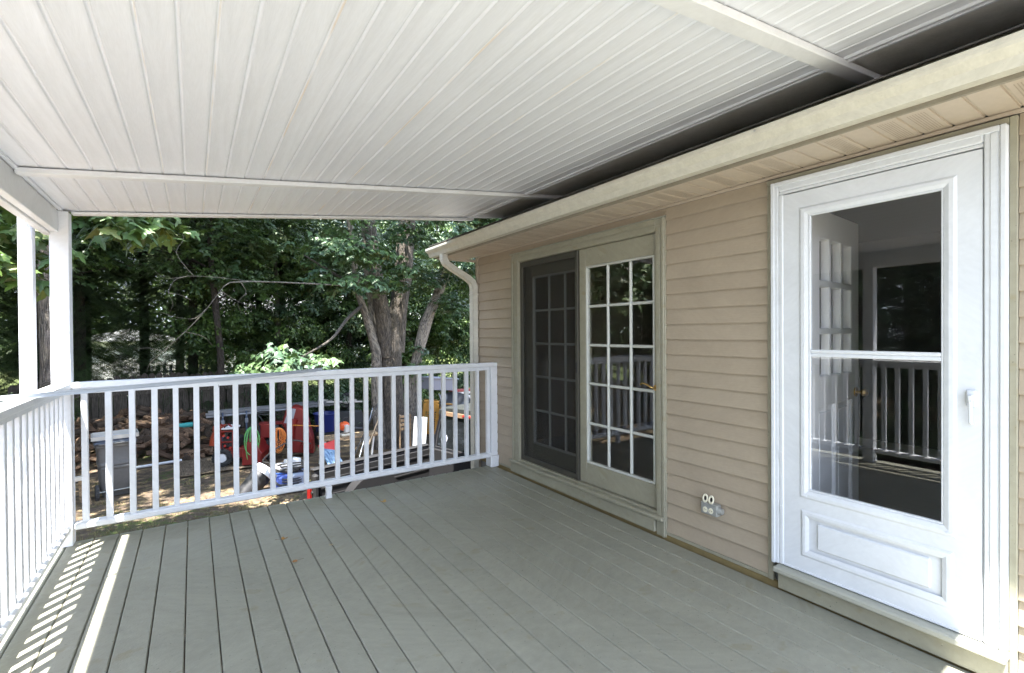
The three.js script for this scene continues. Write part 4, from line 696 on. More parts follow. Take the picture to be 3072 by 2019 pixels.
// ---------------------------------------------------------------- snow blowers
const RED = plastic(0.19, 0.012, 0.010, 0.4), ORG = plastic(0.26, 0.04, 0.014, 0.5), BLK = plastic(0.022, 0.022, 0.024, 0.45), STEEL = plastic(0.26, 0.27, 0.29, 0.4, 0.7), TYRE = plastic(0.028, 0.028, 0.028, 0.85), WHT = plastic(0.74, 0.75, 0.76, 0.4);
function tyre(parent, x, y, z, r, w, hub) {
  const g = [new THREE.TorusGeometry(r - w * 0.42, w * 0.48, 10, 26).scale(1, 1, 1.05).translate(x, y, z).applyMatrix4(new THREE.Matrix4())];
  const t = mesh('tyre', g, TYRE, parent);
  const lug = []; for (let k = 0; k < 18; k++) { const a = k / 18 * 6.283; for (const s of [-1, 1]) lug.push(cham(0.03, 0.022, w * 0.5, 0.004).clone().rotateZ(a + s * 0.25).translate(x + Math.cos(a) * (r - 0.006), y + Math.sin(a) * (r - 0.006), z + s * w * 0.22)); }
  mesh('tread', lug, TYRE, t); mesh('rim', [new THREE.CylinderGeometry(r * 0.48, r * 0.48, w * 0.7, 18).rotateX(Math.PI / 2).translate(x, y, z)], hub, t);
}
{
  const s = thing('snow_blower', 'orange red snow blower with a white control panel nearest the firewood', 'snow blower', [0.66, GY + 0.05, -11.15], -0.35);
  tyre(s, -0.14, 0.17, 0.20, 0.175, 0.10, WHT); tyre(s, -0.10, 0.17, -0.22, 0.175, 0.10, WHT);
  mesh('chassis', [slab(-0.20, 0.24, 0.14, 0.34, -0.17, 0.17, 0.02)], RED, s);
  mesh('engine', [slab(-0.16, 0.16, 0.345, 0.56, -0.15, 0.15, 0.03), new THREE.CylinderGeometry(0.10, 0.10, 0.05, 20).translate(0, 0.585, 0)], BLK, s);
  mesh('guard_frame', [slab(-0.19, -0.16, 0.15, 0.70, 0.16, 0.19), slab(0.03, 0.06, 0.15, 0.70, 0.16, 0.19), slab(-0.19, 0.06, 0.67, 0.70, 0.16, 0.19), slab(-0.19, 0.06, 0.46, 0.49, 0.165, 0.19), slab(-0.19, 0.06, 0.15, 0.27, 0.175, 0.20)], RED, s);
  mesh('knobs', [[-0.12, 0.60], [-0.04, 0.56], [-0.10, 0.40], [0.0, 0.36]].map(([x, y]) => new THREE.CylinderGeometry(0.022, 0.022, 0.03, 12).rotateX(Math.PI / 2).translate(x, y, 0.18)), plastic(0.5, 0.04, 0.03, 0.3), s);
  const hs = new THREE.Shape([[0, 0], [0.30, 0], [0.34, 0.2], [0.22, 0.40], [0.06, 0.44], [0, 0.28]].map((p) => new THREE.Vector2(...p)));
  mesh('auger_housing', boxUV(new THREE.ExtrudeGeometry(hs, { depth: 0.6, bevelEnabled: true, bevelSize: 0.01, bevelThickness: 0.01, bevelSegments: 1 }).translate(0.25, 0.03, -0.3)), RED, s);
  mesh('chute', [limb([[-0.30, 0.40, 0.10], [-0.28, 0.58, 0.08], [-0.20, 0.70, 0.06]], [0.11, 0.10, 0.09], 10, 0), slab(-0.34, -0.10, 0.66, 0.80, -0.02, 0.14, 0.03)], ORG, s);
  mesh('handlebar', [tube([[-0.05, 0.40, 0.16], [-0.08, 0.62, 0.16], [-0.10, 0.78, 0.17], [-0.05, 0.80, 0.17]], 0.013, 20), tube([[-0.05, 0.40, -0.16], [-0.08, 0.62, -0.16], [-0.10, 0.78, -0.17], [-0.05, 0.80, -0.17]], 0.013, 20), bar([-0.09, 0.72, -0.16], [-0.09, 0.72, 0.16], 0.012)], BLK, s);
  mesh('control_panel', [slab(-0.16, 0.10, 0.72, 0.755, -0.12, 0.20, 0.01), slab(-0.14, 0.02, 0.7555, 0.78, -0.05, 0.16, 0.01)], WHT, s);
  for (const [x, z] of [[-0.1, 0.18], [0.03, 0.19]]) mesh('grip', bar([x, 0.78, z], [x - 0.05, 0.84, z + 0.05], 0.017, 10), RED, s);
}
{
  const s = thing('snow_blower', 'tall red snow blower with its chute raised, behind the orange cord', 'snow blower', [1.75, GY + 0.02, -11.35], -0.3);
  tyre(s, -0.42, 0.19, 0.22, 0.19, 0.12, BLK); tyre(s, -0.42, 0.19, -0.26, 0.19, 0.12, BLK);
  mesh('chassis', [slab(-0.62, -0.02, 0.18, 0.42, -0.18, 0.18, 0.03)], BLK, s);
  mesh('engine', [slab(-0.60, -0.20, 0.43, 0.70, -0.17, 0.17, 0.03)], plastic(0.05, 0.05, 0.055, 0.5), s);
  mesh('hood', [slab(-0.55, -0.32, 0.44, 0.74, 0.175, 0.23, 0.02), slab(-0.62, -0.02, 0.705, 0.73, -0.16, 0.16, 0.008)], RED, s);
  const hs = new THREE.Shape([[0.02, 0.05], [0.46, 0.0], [0.44, 0.30], [0.36, 0.62], [0.30, 0.92], [0.10, 1.0], [-0.04, 0.94], [-0.12, 0.66], [0.0, 0.42]].map((p) => new THREE.Vector2(...p)));
  mesh('auger_housing', boxUV(new THREE.ExtrudeGeometry(hs, { depth: 0.34, bevelEnabled: true, bevelSize: 0.02, bevelThickness: 0.02, bevelSegments: 1 }).translate(0, 0.06, -0.16)), RED, s);
  mesh('chute', [limb([[0.02, 0.42, 0.22], [0.03, 0.62, 0.24], [0.10, 0.82, 0.22]], [0.10, 0.10, 0.085], 8, 0), limb([[0.34, 0.20, 0.22], [0.40, 0.36, 0.24]], [0.12, 0.08], 8, 0)], RED, s);
  mesh('side_plate', boxUV(sweepZ([[-0.10, 0.74], [0.06, 0.70], [0.14, 1.02], [0.02, 1.05]], 0.19, 0.205)), plastic(0.30, 0.32, 0.36, 0.4), s);
  mesh('handlebar', [tube([[-0.5, 0.5, 0.2], [-0.62, 0.8, 0.2], [-0.7, 0.92, 0.2], [-0.2, 0.93, 0.2]], 0.012, 24), tube([[-0.5, 0.5, -0.2], [-0.62, 0.8, -0.2], [-0.7, 0.92, -0.2], [-0.2, 0.93, -0.2]], 0.012, 24)], BLK, s);
  mesh('rod', bar([0.05, 0.70, 0.30], [0.62, 0.655, 0.36], 0.012), plastic(0.62, 0.25, 0.03, 0.5), s);
}
// hose and cord
function coil(name, mat, label, cat, c, w, h, n, r, tilt, hang) {
  const pts = []; const N = n * 14;
  for (let i = 0; i <= N; i++) { const a = i / 14 * Math.PI * 2, k = Math.floor(i / 14), sw = w * (0.70 + 0.5 * Math.sin(k * 2.3)), sh = h * (0.55 + 0.48 * Math.abs(Math.sin(k * 1.7 + 1))); pts.push([c[0] + Math.cos(a) * sw + Math.sin(k * 3.1) * 0.02, c[1] - (1 - Math.sin(a)) * sh * (hang ? 1 : 0) + (hang ? 0 : Math.sin(k * 2.2) * 0.03 + k * 0.006 + Math.sin(a) * tilt), c[2] + (hang ? Math.sin(k * 1.9) * 0.06 + Math.cos(a * 0.5) * 0.02 : Math.sin(a) * sh)]); }
  return one(name, tube(pts, r, N * 2, 6), mat, label, cat);
}
coil('garden_hose', plastic(0.13, 0.42, 0.13, 0.4), 'green garden hose hung in loops on the orange snow blower', 'hose', [0.955, -0.40, -10.80], 0.125, 0.36, 6, 0.009, 0, true);
coil('power_cable', plastic(0.85, 0.28, 0.06, 0.5), 'orange extension cord hung in a bundle between the snow blowers', 'cord', [1.44, -0.48, -10.80], 0.12, 0.24, 12, 0.005, 0, true);
// ---------------------------------------------------------------- ladder on its stands
{
  const l = thing('extension_ladder', 'aluminium extension ladder lying along the back on pipe stands', 'ladder');
  const A = [0.22, -0.34, -12.55], B = [2.95, -0.31, -12.65];
  for (const [dy, dz] of [[0, 0.20], [0, -0.20], [0.055, 0.16], [0.055, -0.16]]) mesh('rail', beamBar([A[0] + (dy ? 0.05 : 0), A[1] + dy, A[2] + dz], [B[0] - (dy ? 0.1 : 0), B[1] + dy, B[2] + dz], 0.028, 0.05), STEEL, l);
  for (let k = 0; k < 9; k++) { const x = 0.4 + k * 0.3; mesh('rung', bar([x, -0.335, -12.76], [x, -0.335, -12.38], 0.014, 8), STEEL, l); }
}
for (const [x, d] of [[0.53, 'left'], [0.99, 'right']]) {
  const s = thing('pipe_stand', `blue grey pipe stand under the ${d} end of the long ladder`, 'stand', [x, GY, -12.34]);
  if (d === 'right') s.userData.label = 'blue grey pipe stand with a clamp, right of the orange snow blower';
  mesh('post', bar([0, 0, 0], [0, 0.95, 0], 0.020, 10), plastic(0.09, 0.12, 0.19, 0.5, 0.3), s);
  mesh('foot', [bar([-0.2, 0.015, 0], [0.2, 0.015, 0], 0.016), bar([0, 0.016, -0.2], [0, 0.016, 0.2], 0.016)], plastic(0.09, 0.12, 0.19, 0.5, 0.3), s);
  mesh('arm', [bar([0, 0.83, 0.02], [0, 0.83, -0.5], 0.016), slab(-0.05, 0.06, 0.93, 0.97, -0.03, 0.03)], STEEL, s);
  mesh('clamp', slab(-0.035, 0.035, 0.66, 0.76, -0.03, 0.03, 0.008), plastic(0.3, 0.32, 0.36, 0.4, 0.6), s);
}
one('steel_pipe', bar([0.60, -0.345, -12.34], [1.85, -0.33, -12.36], 0.024, 12), STEEL, 'thick bare steel pipe below the aluminium ladder', 'pipe');
{
  const b = thing('blue_tub', 'bright blue plastic tub behind the red snow blower', 'tub', [2.63, GY + 0.02, -12.05], 0.2);
  const s = new THREE.LatheGeometry([[0.20, 0.30], [0.21, 0.302], [0.26, 0.70], [0.28, 0.715], [0.28, 0.735], [0.25, 0.73], [0.2, 0.32], [0.0, 0.32]].map((p) => new THREE.Vector2(...p)), 28);
  mesh('body', s, plastic(0.012, 0.022, 0.14, 0.4), b);
  mesh('stand', [slab(-0.2, 0.2, 0, 0.30, -0.2, 0.2, 0.02)], BLK, b);
}
{
  const w = thing('wheelbarrow', 'upturned black wheelbarrow showing its tyre behind the blue tub', 'wheelbarrow', [3.30, GY, -12.6], 0.1);
  mesh('tray', boxUV(new THREE.ExtrudeGeometry(new THREE.Shape([[-0.5, 0.02], [0.5, 0.02], [0.34, 0.62], [-0.36, 0.66]].map((p) => new THREE.Vector2(...p))), { depth: 0.55, bevelEnabled: true, bevelSize: 0.02, bevelThickness: 0.02, bevelSegments: 1 }).translate(0, 0, -0.5)), plastic(0.03, 0.032, 0.034, 0.5), w);
  tyre(w, -0.05, 0.94, 0.02, 0.19, 0.09, plastic(0.25, 0.24, 0.22, 0.5));
  for (const z of [-0.18, 0.22]) mesh('handle', beamBar([-0.62, 0.98, z], [0.30, 0.90, z], 0.035, 0.04), plastic(0.55, 0.52, 0.48, 0.6), w);
  mesh('leg', [bar([0.1, 0.66, 0.15], [0.02, 0.95, 0.1], 0.014), bar([0.1, 0.66, -0.2], [0.02, 0.95, -0.14], 0.014)], STEEL, w);
}
// ---------------------------------------------------------------- work table with tools
{
  const t = thing('work_table', 'rough plank table with white pipe legs beside the maple', 'table', [2.62, GY, -10.1], -0.05);
  for (let k = 0; k < 3; k++) mesh('plank', slab(-0.55, 0.62, 0.53, 0.565, -0.20 + k * 0.15, -0.055 + k * 0.15), M.paleWood, t);
  for (const [x, z] of [[-0.45, 0.2], [0.5, 0.2], [-0.45, -0.15], [0.5, -0.15]]) mesh('leg', beamBar([x, 0.528, z], [x - 0.06, 0, z], 0.035, 0.035), WHT, t);
  const b = thing('leaf_blower', 'orange and white engine blower standing on the plank table', 'leaf blower', [2.55, GY + 0.567, -10.02], 0.3);
  mesh('base', slab(-0.10, 0.10, 0, 0.055, -0.08, 0.10, 0.02), plastic(0.75, 0.70, 0.58, 0.5), b);
  mesh('housing', [new THREE.SphereGeometry(0.12, 18, 12).scale(0.95, 0.8, 0.9).translate(0, 0.20, 0)], plastic(0.75, 0.12, 0.03, 0.4), b);
  mesh('engine', [slab(-0.05, 0.035, 0.08, 0.24, 0.05, 0.13, 0.015), slab(0.045, 0.09, 0.08, 0.22, 0.04, 0.12, 0.01)], plastic(0.62, 0.62, 0.6, 0.4), b);
  mesh('handle', tube([[-0.04, 0.28, 0], [0.0, 0.36, 0], [0.07, 0.36, 0], [0.10, 0.28, 0]], 0.010, 20), BLK, b);
  mesh('nozzle', bar([0.1, 0.14, 0.02], [0.38, 0.09, 0.06], 0.045, 14, 0.032), BLK, b);
}
{ const g = slab(-0.17, 0.17, 0, 0.012, -0.14, 0.14, 0.003).applyMatrix4(new THREE.Matrix4().makeRotationFromEuler(new THREE.Euler(0.9, 0.2, 0.05))); one('red_panel', g.translate(2.20, -0.80, -9.78), plastic(0.62, 0.03, 0.02, 0.45), 'small red panel leaning under the plank table', 'panel'); }
{
  const t = thing('tote_cover', 'ribbed pale blue tote lid propped behind the pickup bed', 'cover', [2.12, -0.86, -9.05]); t.rotation.set(0.75, 0.35, -0.42, 'YXZ');
  mesh('sheet', slab(-0.20, 0.20, -0.006, 0.006, -0.24, 0.24, 0.003), plastic(0.13, 0.22, 0.36, 0.45), t);
  for (const x of [-0.13, -0.045, 0.045, 0.13]) mesh('rib', slab(x - 0.014, x + 0.014, 0.0065, 0.018, -0.21, 0.16, 0.005), plastic(0.15, 0.25, 0.40, 0.45), t);
  mesh('rim', [slab(-0.215, 0.215, -0.02, 0.012, -0.262, -0.241, 0.005), slab(-0.215, 0.215, -0.02, 0.012, 0.241, 0.262, 0.005), slab(-0.222, -0.2005, -0.02, 0.012, -0.26, 0.26, 0.005), slab(0.2005, 0.222, -0.02, 0.012, -0.26, 0.26, 0.005)], plastic(0.13, 0.22, 0.36, 0.45), t);
}
for (const [a, b, m, lab] of [
  [[2.35, GY, -9.2], [3.25, 0.05, -9.9], BLK, 'black handled shovel leaning right against the maple'],
  [[2.50, GY, -9.1], [3.10, -0.10, -9.9], STEEL, 'bare metal pole leaning towards the maple beside the shovel'],
  [[2.62, GY, -9.3], [3.30, -0.25, -10.0], plastic(0.5, 0.36, 0.22, 0.6), 'wooden handled rake leaning lowest against the maple'],
]) { const t = thing('garden_tool', lab, 'tool'); mesh('shaft', bar(a, b, 0.013, 8), m, t); const d = V(...b).sub(V(...a)).normalize(); mesh('head', [beamBar([a[0] + 0.02, a[1] + 0.03, a[2]], [a[0] + d.x * 0.22 + 0.02, a[1] + d.y * 0.22 + 0.03, a[2] + d.z * 0.22], 0.16, 0.012)], plastic(0.35, 0.35, 0.34, 0.5, 0.4), t); }
// ---------------------------------------------------------------- bucket, crate with coils
{
  const b = thing('black_barrel', 'black plastic barrel tipped over with a white bucket on its mouth', 'barrel', [0.80, GY + 0.16, -8.95]); b.rotation.set(0, 0.35, -0.82);
  mesh('body', new THREE.LatheGeometry([[0, -0.27], [0.135, -0.27], [0.145, -0.25], [0.16, 0.10], [0.17, 0.12], [0.17, 0.15], [0.165, 0.22], [0.16, 0.22]].map((p) => new THREE.Vector2(...p)), 28), BLK, b);
  mesh('sticker', new THREE.CylinderGeometry(0.1555, 0.1535, 0.10, 10, 1, true, -0.5, 0.75).translate(0, 0.02, 0), plastic(0.10, 0.45, 0.50, 0.4), b);
  const w = thing('white_bucket', 'white bucket stuck over the end of the black barrel', 'bucket', [0.80 + Math.sin(0.82) * Math.cos(0.35) * 0.24, GY + 0.16 + Math.cos(0.82) * 0.24, -8.95 - Math.sin(0.82) * Math.sin(0.35) * 0.24]); w.rotation.copy(b.rotation);
  mesh('body', new THREE.LatheGeometry([[0.175, -0.04], [0.185, -0.04], [0.185, -0.02], [0.178, -0.015], [0.183, 0.02], [0.178, 0.025], [0.17, 0.08], [0.155, 0.09], [0, 0.09]].map((p) => new THREE.Vector2(...p)), 28), plastic(0.74, 0.74, 0.80, 0.35), w);
}
{
  const c = thing('milk_crate', 'blue mesh crate heaped with cartons and bundles beside the pickup', 'crate', [1.33, GY + 0.02, -8.95], 0.15), BL = plastic(0.02, 0.08, 0.32, 0.4);
  mesh('base', [slab(-0.23, 0.23, 0, 0.02, -0.17, 0.17)], BL, c);
  for (const s of [-1, 1]) {
    const g = []; for (let k = 0; k < 12; k++) { const x = -0.22 + k * 0.04; g.push(beamBar([x, 0.02, s * 0.17], [x + 0.03, 0.30, s * 0.17], 0.006, 0.008), beamBar([x + 0.03, 0.02, s * 0.172], [x, 0.30, s * 0.172], 0.006, 0.008)); } g.push(slab(-0.235, 0.235, 0.30, 0.325, s * 0.17 - 0.012, s * 0.17 + 0.012)); mesh('side', g, BL, c);
    const e = []; for (let k = 0; k < 8; k++) { const z = -0.15 + k * 0.04; e.push(beamBar([s * 0.23, 0.02, z], [s * 0.23, 0.30, z + 0.02], 0.006, 0.008)); } e.push(slab(s * 0.23 - 0.012, s * 0.23 + 0.012, 0.30, 0.325, -0.158, 0.158)); mesh('end', e, BL, c);
  }
  const w = thing('white_carton', 'white carton on top of the heap in the blue crate', 'carton', [1.40, GY + 0.352, -8.92], 0.5); mesh('box', slab(-0.11, 0.11, 0, 0.16, -0.08, 0.08, 0.003), WHT, w); mesh('label', slab(0.1105, 0.112, 0.03, 0.13, -0.05, 0.05, 0.0005), plastic(0.2, 0.25, 0.3, 0.5), w);
  one('white_sack', new THREE.SphereGeometry(0.13, 16, 12).scale(1, 0.55, 0.8).translate(1.20, GY + 0.40, -8.90), plastic(0.74, 0.74, 0.78, 0.6), 'crumpled white sack beside the carton on the blue crate', 'sack');
  for (const [x, z, cl, lb] of [[1.22, -8.72, [0.05, 0.09, 0.35], 'blue and white bundle in front of the crate'], [1.46, -8.70, [0.28, 0.33, 0.45], 'checked cloth bundle in front of the crate']]) one('bundle', cham(0.22, 0.30, 0.12, 0.03).clone().rotateY(rr(-0.3, 0.3)).translate(x, GY + 0.16, z), plastic(...cl, 0.7), lb, 'bundle');
  for (const [x, y, z, r, cl, lb] of [[1.36, 0.36, -8.92, 0.24, [0.05, 0.048, 0.045], 'thick black hose coiled round the carton on the crate'], [1.34, 0.22, -8.72, 0.22, [0.04, 0.045, 0.06], 'dark cable coil slumped in front of the crate']]) {
    const pts = []; for (let i = 0; i <= 70; i++) { const a = i / 14 * 6.283, k = r * (1 + 0.12 * Math.sin(i * 0.7)); pts.push([x + Math.cos(a) * k, GY + y + Math.sin(a) * 0.05 * Math.cos(i * 0.21) + i * 0.0012 + (lb[0] === 'd' ? Math.sin(a) * -0.10 : 0), z + Math.sin(a) * k * (lb[0] === 'd' ? 0.4 : 0.8)]); }
    if (lb[0] === 't') pts.push([1.0, GY + 0.42, -9.4], [1.55, GY + 0.62, -9.9], [1.9, GY + 0.5, -10.0]);
    one('hose_coil', tube(pts, 0.013, 260, 7), plastic(...cl, 0.5), lb, 'hose');
  }
}
// ---------------------------------------------------------------- black pickup
{
  const k = thing('pickup_truck', 'old black pickup truck parked against the far end of the deck', 'pickup', [1.17 + 0.24 * 0.78, GY - 0.02, -6.17 + 0.97 * 0.78], 0.24);
  // own axes: x forward, tail at 0, z to the near side, y up
  const paint = std(lin(0.006, 0.0065, 0.009), 0.35), trimB = plastic(0.009, 0.009, 0.010, 0.7), liner = plastic(0.005, 0.005, 0.006, 0.8), rust = std(lin(0.24, 0.15, 0.09), 0.8, { map: M.gutter.map });
  const side = (z0, z1, o) => boxUV(new THREE.ExtrudeGeometry(new THREE.Shape(o.map((p) => new THREE.Vector2(...p))), { depth: z1 - z0, bevelEnabled: true, bevelSize: 0.012, bevelThickness: 0.012, bevelSegments: 2 }).translate(0, 0, z0));
  const arch = (x, r) => { const a = []; for (let i = 0; i <= 10; i++) { const t = Math.PI - i / 10 * Math.PI; a.push([x + Math.cos(t) * r, 0.36 + Math.sin(t) * r]); } return a; };
  for (const s of [-1, 1]) {
    const z = s * 0.76;
    const b = mesh('bed_side', side(z - 0.03, z + 0.03, [[0, 0.42], ...arch(0.72, 0.40), [1.75, 0.40], [1.75, 1.00], [0.02, 1.00]]), paint, k);
    mesh('bed_rail', slab(0, 1.74, 1.013, 1.040, z - 0.055, z + 0.045, 0.012), trimB, b);
    mesh('bed_liner', [slab(0.06, 1.72, 0.55, 0.985, z - s * 0.075 - 0.012, z - s * 0.075 + 0.012, 0.006), ...[0.9, 0.8, 0.7].map((y) => slab(0.06, 1.72, y - 0.012, y + 0.012, z - s * 0.09 - 0.006, z - s * 0.09 + 0.006, 0.004)), new THREE.CylinderGeometry(0.42, 0.42, 0.16, 24, 1, false, 0, Math.PI).rotateX(Math.PI / 2).rotateZ(Math.PI / 2).translate(0.72, 0.45, z - s * 0.17)], liner, b);
    mesh('end_post', [slab(-0.035, 0.03, 0.44, 0.995, z - s * 0.10 - 0.045, z - s * 0.10 + 0.045, 0.02), new THREE.CylinderGeometry(0.018, 0.018, 0.02, 14).rotateZ(Math.PI / 2).translate(-0.04, 0.78, z - s * 0.10), new THREE.CylinderGeometry(0.013, 0.013, 0.02, 14).rotateZ(Math.PI / 2).translate(-0.04, 0.88, z - s * 0.10)], trimB, b);
    mesh('tail_light', slab(-0.05, 0.0, 0.52, 0.84, z - 0.025, z + 0.035, 0.010), plastic(0.22, 0.010, 0.009, 0.25), b);
    const w = mesh('wheel', new THREE.CylinderGeometry(0.33, 0.33, 0.20, 30).rotateX(Math.PI / 2).translate(0.72, 0.34, z - s * 0.10), TYRE, k); mesh('rim', new THREE.CylinderGeometry(0.20, 0.20, 0.21, 24).rotateX(Math.PI / 2).translate(0.72, 0.34, z - s * 0.095), STEEL, w);
    const w2 = mesh('wheel', new THREE.CylinderGeometry(0.33, 0.33, 0.20, 30).rotateX(Math.PI / 2).translate(3.75, 0.34, z - s * 0.10), TYRE, k); mesh('rim', new THREE.CylinderGeometry(0.20, 0.20, 0.21, 24).rotateX(Math.PI / 2).translate(3.75, 0.34, z - s * 0.095), STEEL, w2);
  }
  mesh('bed_floor', slab(0, 1.76, 0.50, 0.545, -0.72, 0.72, 0.006), liner, k);
  mesh('bed_front', slab(1.70, 1.748, 0.55, 1.0, -0.70, 0.70, 0.006), liner, k);
  mesh('bumper', slab(-0.16, -0.06, 0.36, 0.52, -0.76, 0.76, 0.02), trimB, k);
  // cab: lower body, pillars, roof and glass
  mesh('cab_body', side(-0.78, 0.78, [[1.79, 0.36], [3.0, 0.36], [3.25, 0.45], [4.55, 0.45], [4.6, 0.85], [3.25, 0.98], [1.79, 0.98]]), paint, k);
  const top = 1.53, gl = std(lin(0.008, 0.009, 0.010), 0.06);
  const rf = mesh('cab_roof', (() => { const s = new THREE.Shape([[-0.72, 0], [0.72, 0], [0.70, 0.05], [0.60, 0.085], [0.3, 0.105], [-0.3, 0.105], [-0.60, 0.085], [-0.70, 0.05]].map((p) => new THREE.Vector2(...p))); return boxUV(new THREE.ExtrudeGeometry(s, { depth: 0.95, bevelEnabled: true, bevelSize: 0.02, bevelThickness: 0.06, bevelSegments: 3 }).rotateY(Math.PI / 2).translate(1.98, top - 0.06, 0)); })(), std(lin(0.03, 0.034, 0.034), 0.5, { map: M.gutter.map }), k);
  mesh('brake_light', slab(1.885, 1.905, top - 0.055, top - 0.020, -0.16, 0.16, 0.008), plastic(0.35, 0.02, 0.015, 0.3), rf);
  mesh('drip_edge', slab(1.895, 1.91, top - 0.075, top - 0.012, -0.60, 0.60, 0.004), rust, rf);
  const pil = (a, b, w) => beamBar(a, b, w, 0.075, 0.02);
  mesh('pillar', [pil([1.83, 0.96, 0.72], [1.95, top, 0.64], 0.06), pil([1.83, 0.96, -0.72], [1.95, top, -0.64], 0.06), pil([3.35, 0.96, 0.70], [2.88, top, 0.60], 0.05), pil([3.35, 0.96, -0.70], [2.88, top, -0.60], 0.05)], paint, k);
  const pane = (pts) => { const g = new THREE.BufferGeometry(); const f = []; for (let i = 1; i < pts.length - 1; i++) f.push(...pts[0], ...pts[i], ...pts[i + 1]); g.setAttribute('position', new THREE.Float32BufferAttribute(f, 3)); g.computeVertexNormals(); return boxUV(g); };
  mesh('rear_window', pane([[1.82, 0.99, -0.70], [1.82, 0.99, 0.70], [1.93, top - 0.04, 0.62], [1.93, top - 0.04, -0.62]]), gl, k);
  mesh('rear_gasket', [tube([[1.815, 1.0, -0.66], [1.86, 1.20, -0.66], [1.92, top - 0.06, -0.60], [1.93, top - 0.035, -0.5], [1.93, top - 0.035, 0], [1.93, top - 0.035, 0.5], [1.92, top - 0.06, 0.60], [1.86, 1.20, 0.66], [1.815, 1.0, 0.66]], 0.012, 60, 8), bar([1.813, 1.0, -0.66], [1.813, 1.0, 0.66], 0.012)], trimB, k);
  mesh('side_window', pane([[1.88, 0.99, 0.735], [3.30, 0.99, 0.715], [2.85, top - 0.04, 0.615], [1.99, top - 0.04, 0.655]]), gl, k);
  mesh('side_window', pane([[1.88, 0.99, -0.735], [3.30, 0.99, -0.715], [2.85, top - 0.04, -0.615], [1.99, top - 0.04, -0.655]]), gl, k);
  mesh('windscreen', pane([[3.37, 0.98, -0.68], [3.37, 0.98, 0.68], [2.90, top - 0.03, 0.60], [2.90, top - 0.03, -0.60]]), gl, k);
  mesh('seat', [slab(2.15, 2.34, 0.7, 1.16, -0.6, 0.6, 0.05)], plastic(0.04, 0.04, 0.045, 0.9), k);
  const rot = new THREE.Matrix4().makeRotationZ(-0.22);
  const st = mesh('sticker', new THREE.CylinderGeometry(0.065, 0.065, 0.003, 24).rotateZ(Math.PI / 2).applyMatrix4(rot).translate(1.843, 1.13, -0.50), plastic(0.55, 0.58, 0.68, 0.5), k);
  mesh('emblem', [new THREE.CylinderGeometry(0.050, 0.050, 0.003, 24).rotateZ(Math.PI / 2).applyMatrix4(rot).translate(1.8405, 1.13, -0.50)], plastic(0.08, 0.10, 0.32, 0.5), st);
  mesh('emblem_swoosh', [boxUV(cham(0.0024, 0.022, 0.075, 0.001).clone().rotateX(0.5).applyMatrix4(rot).translate(1.8385, 1.13, -0.50))], plastic(0.6, 0.62, 0.68, 0.5), st);
}
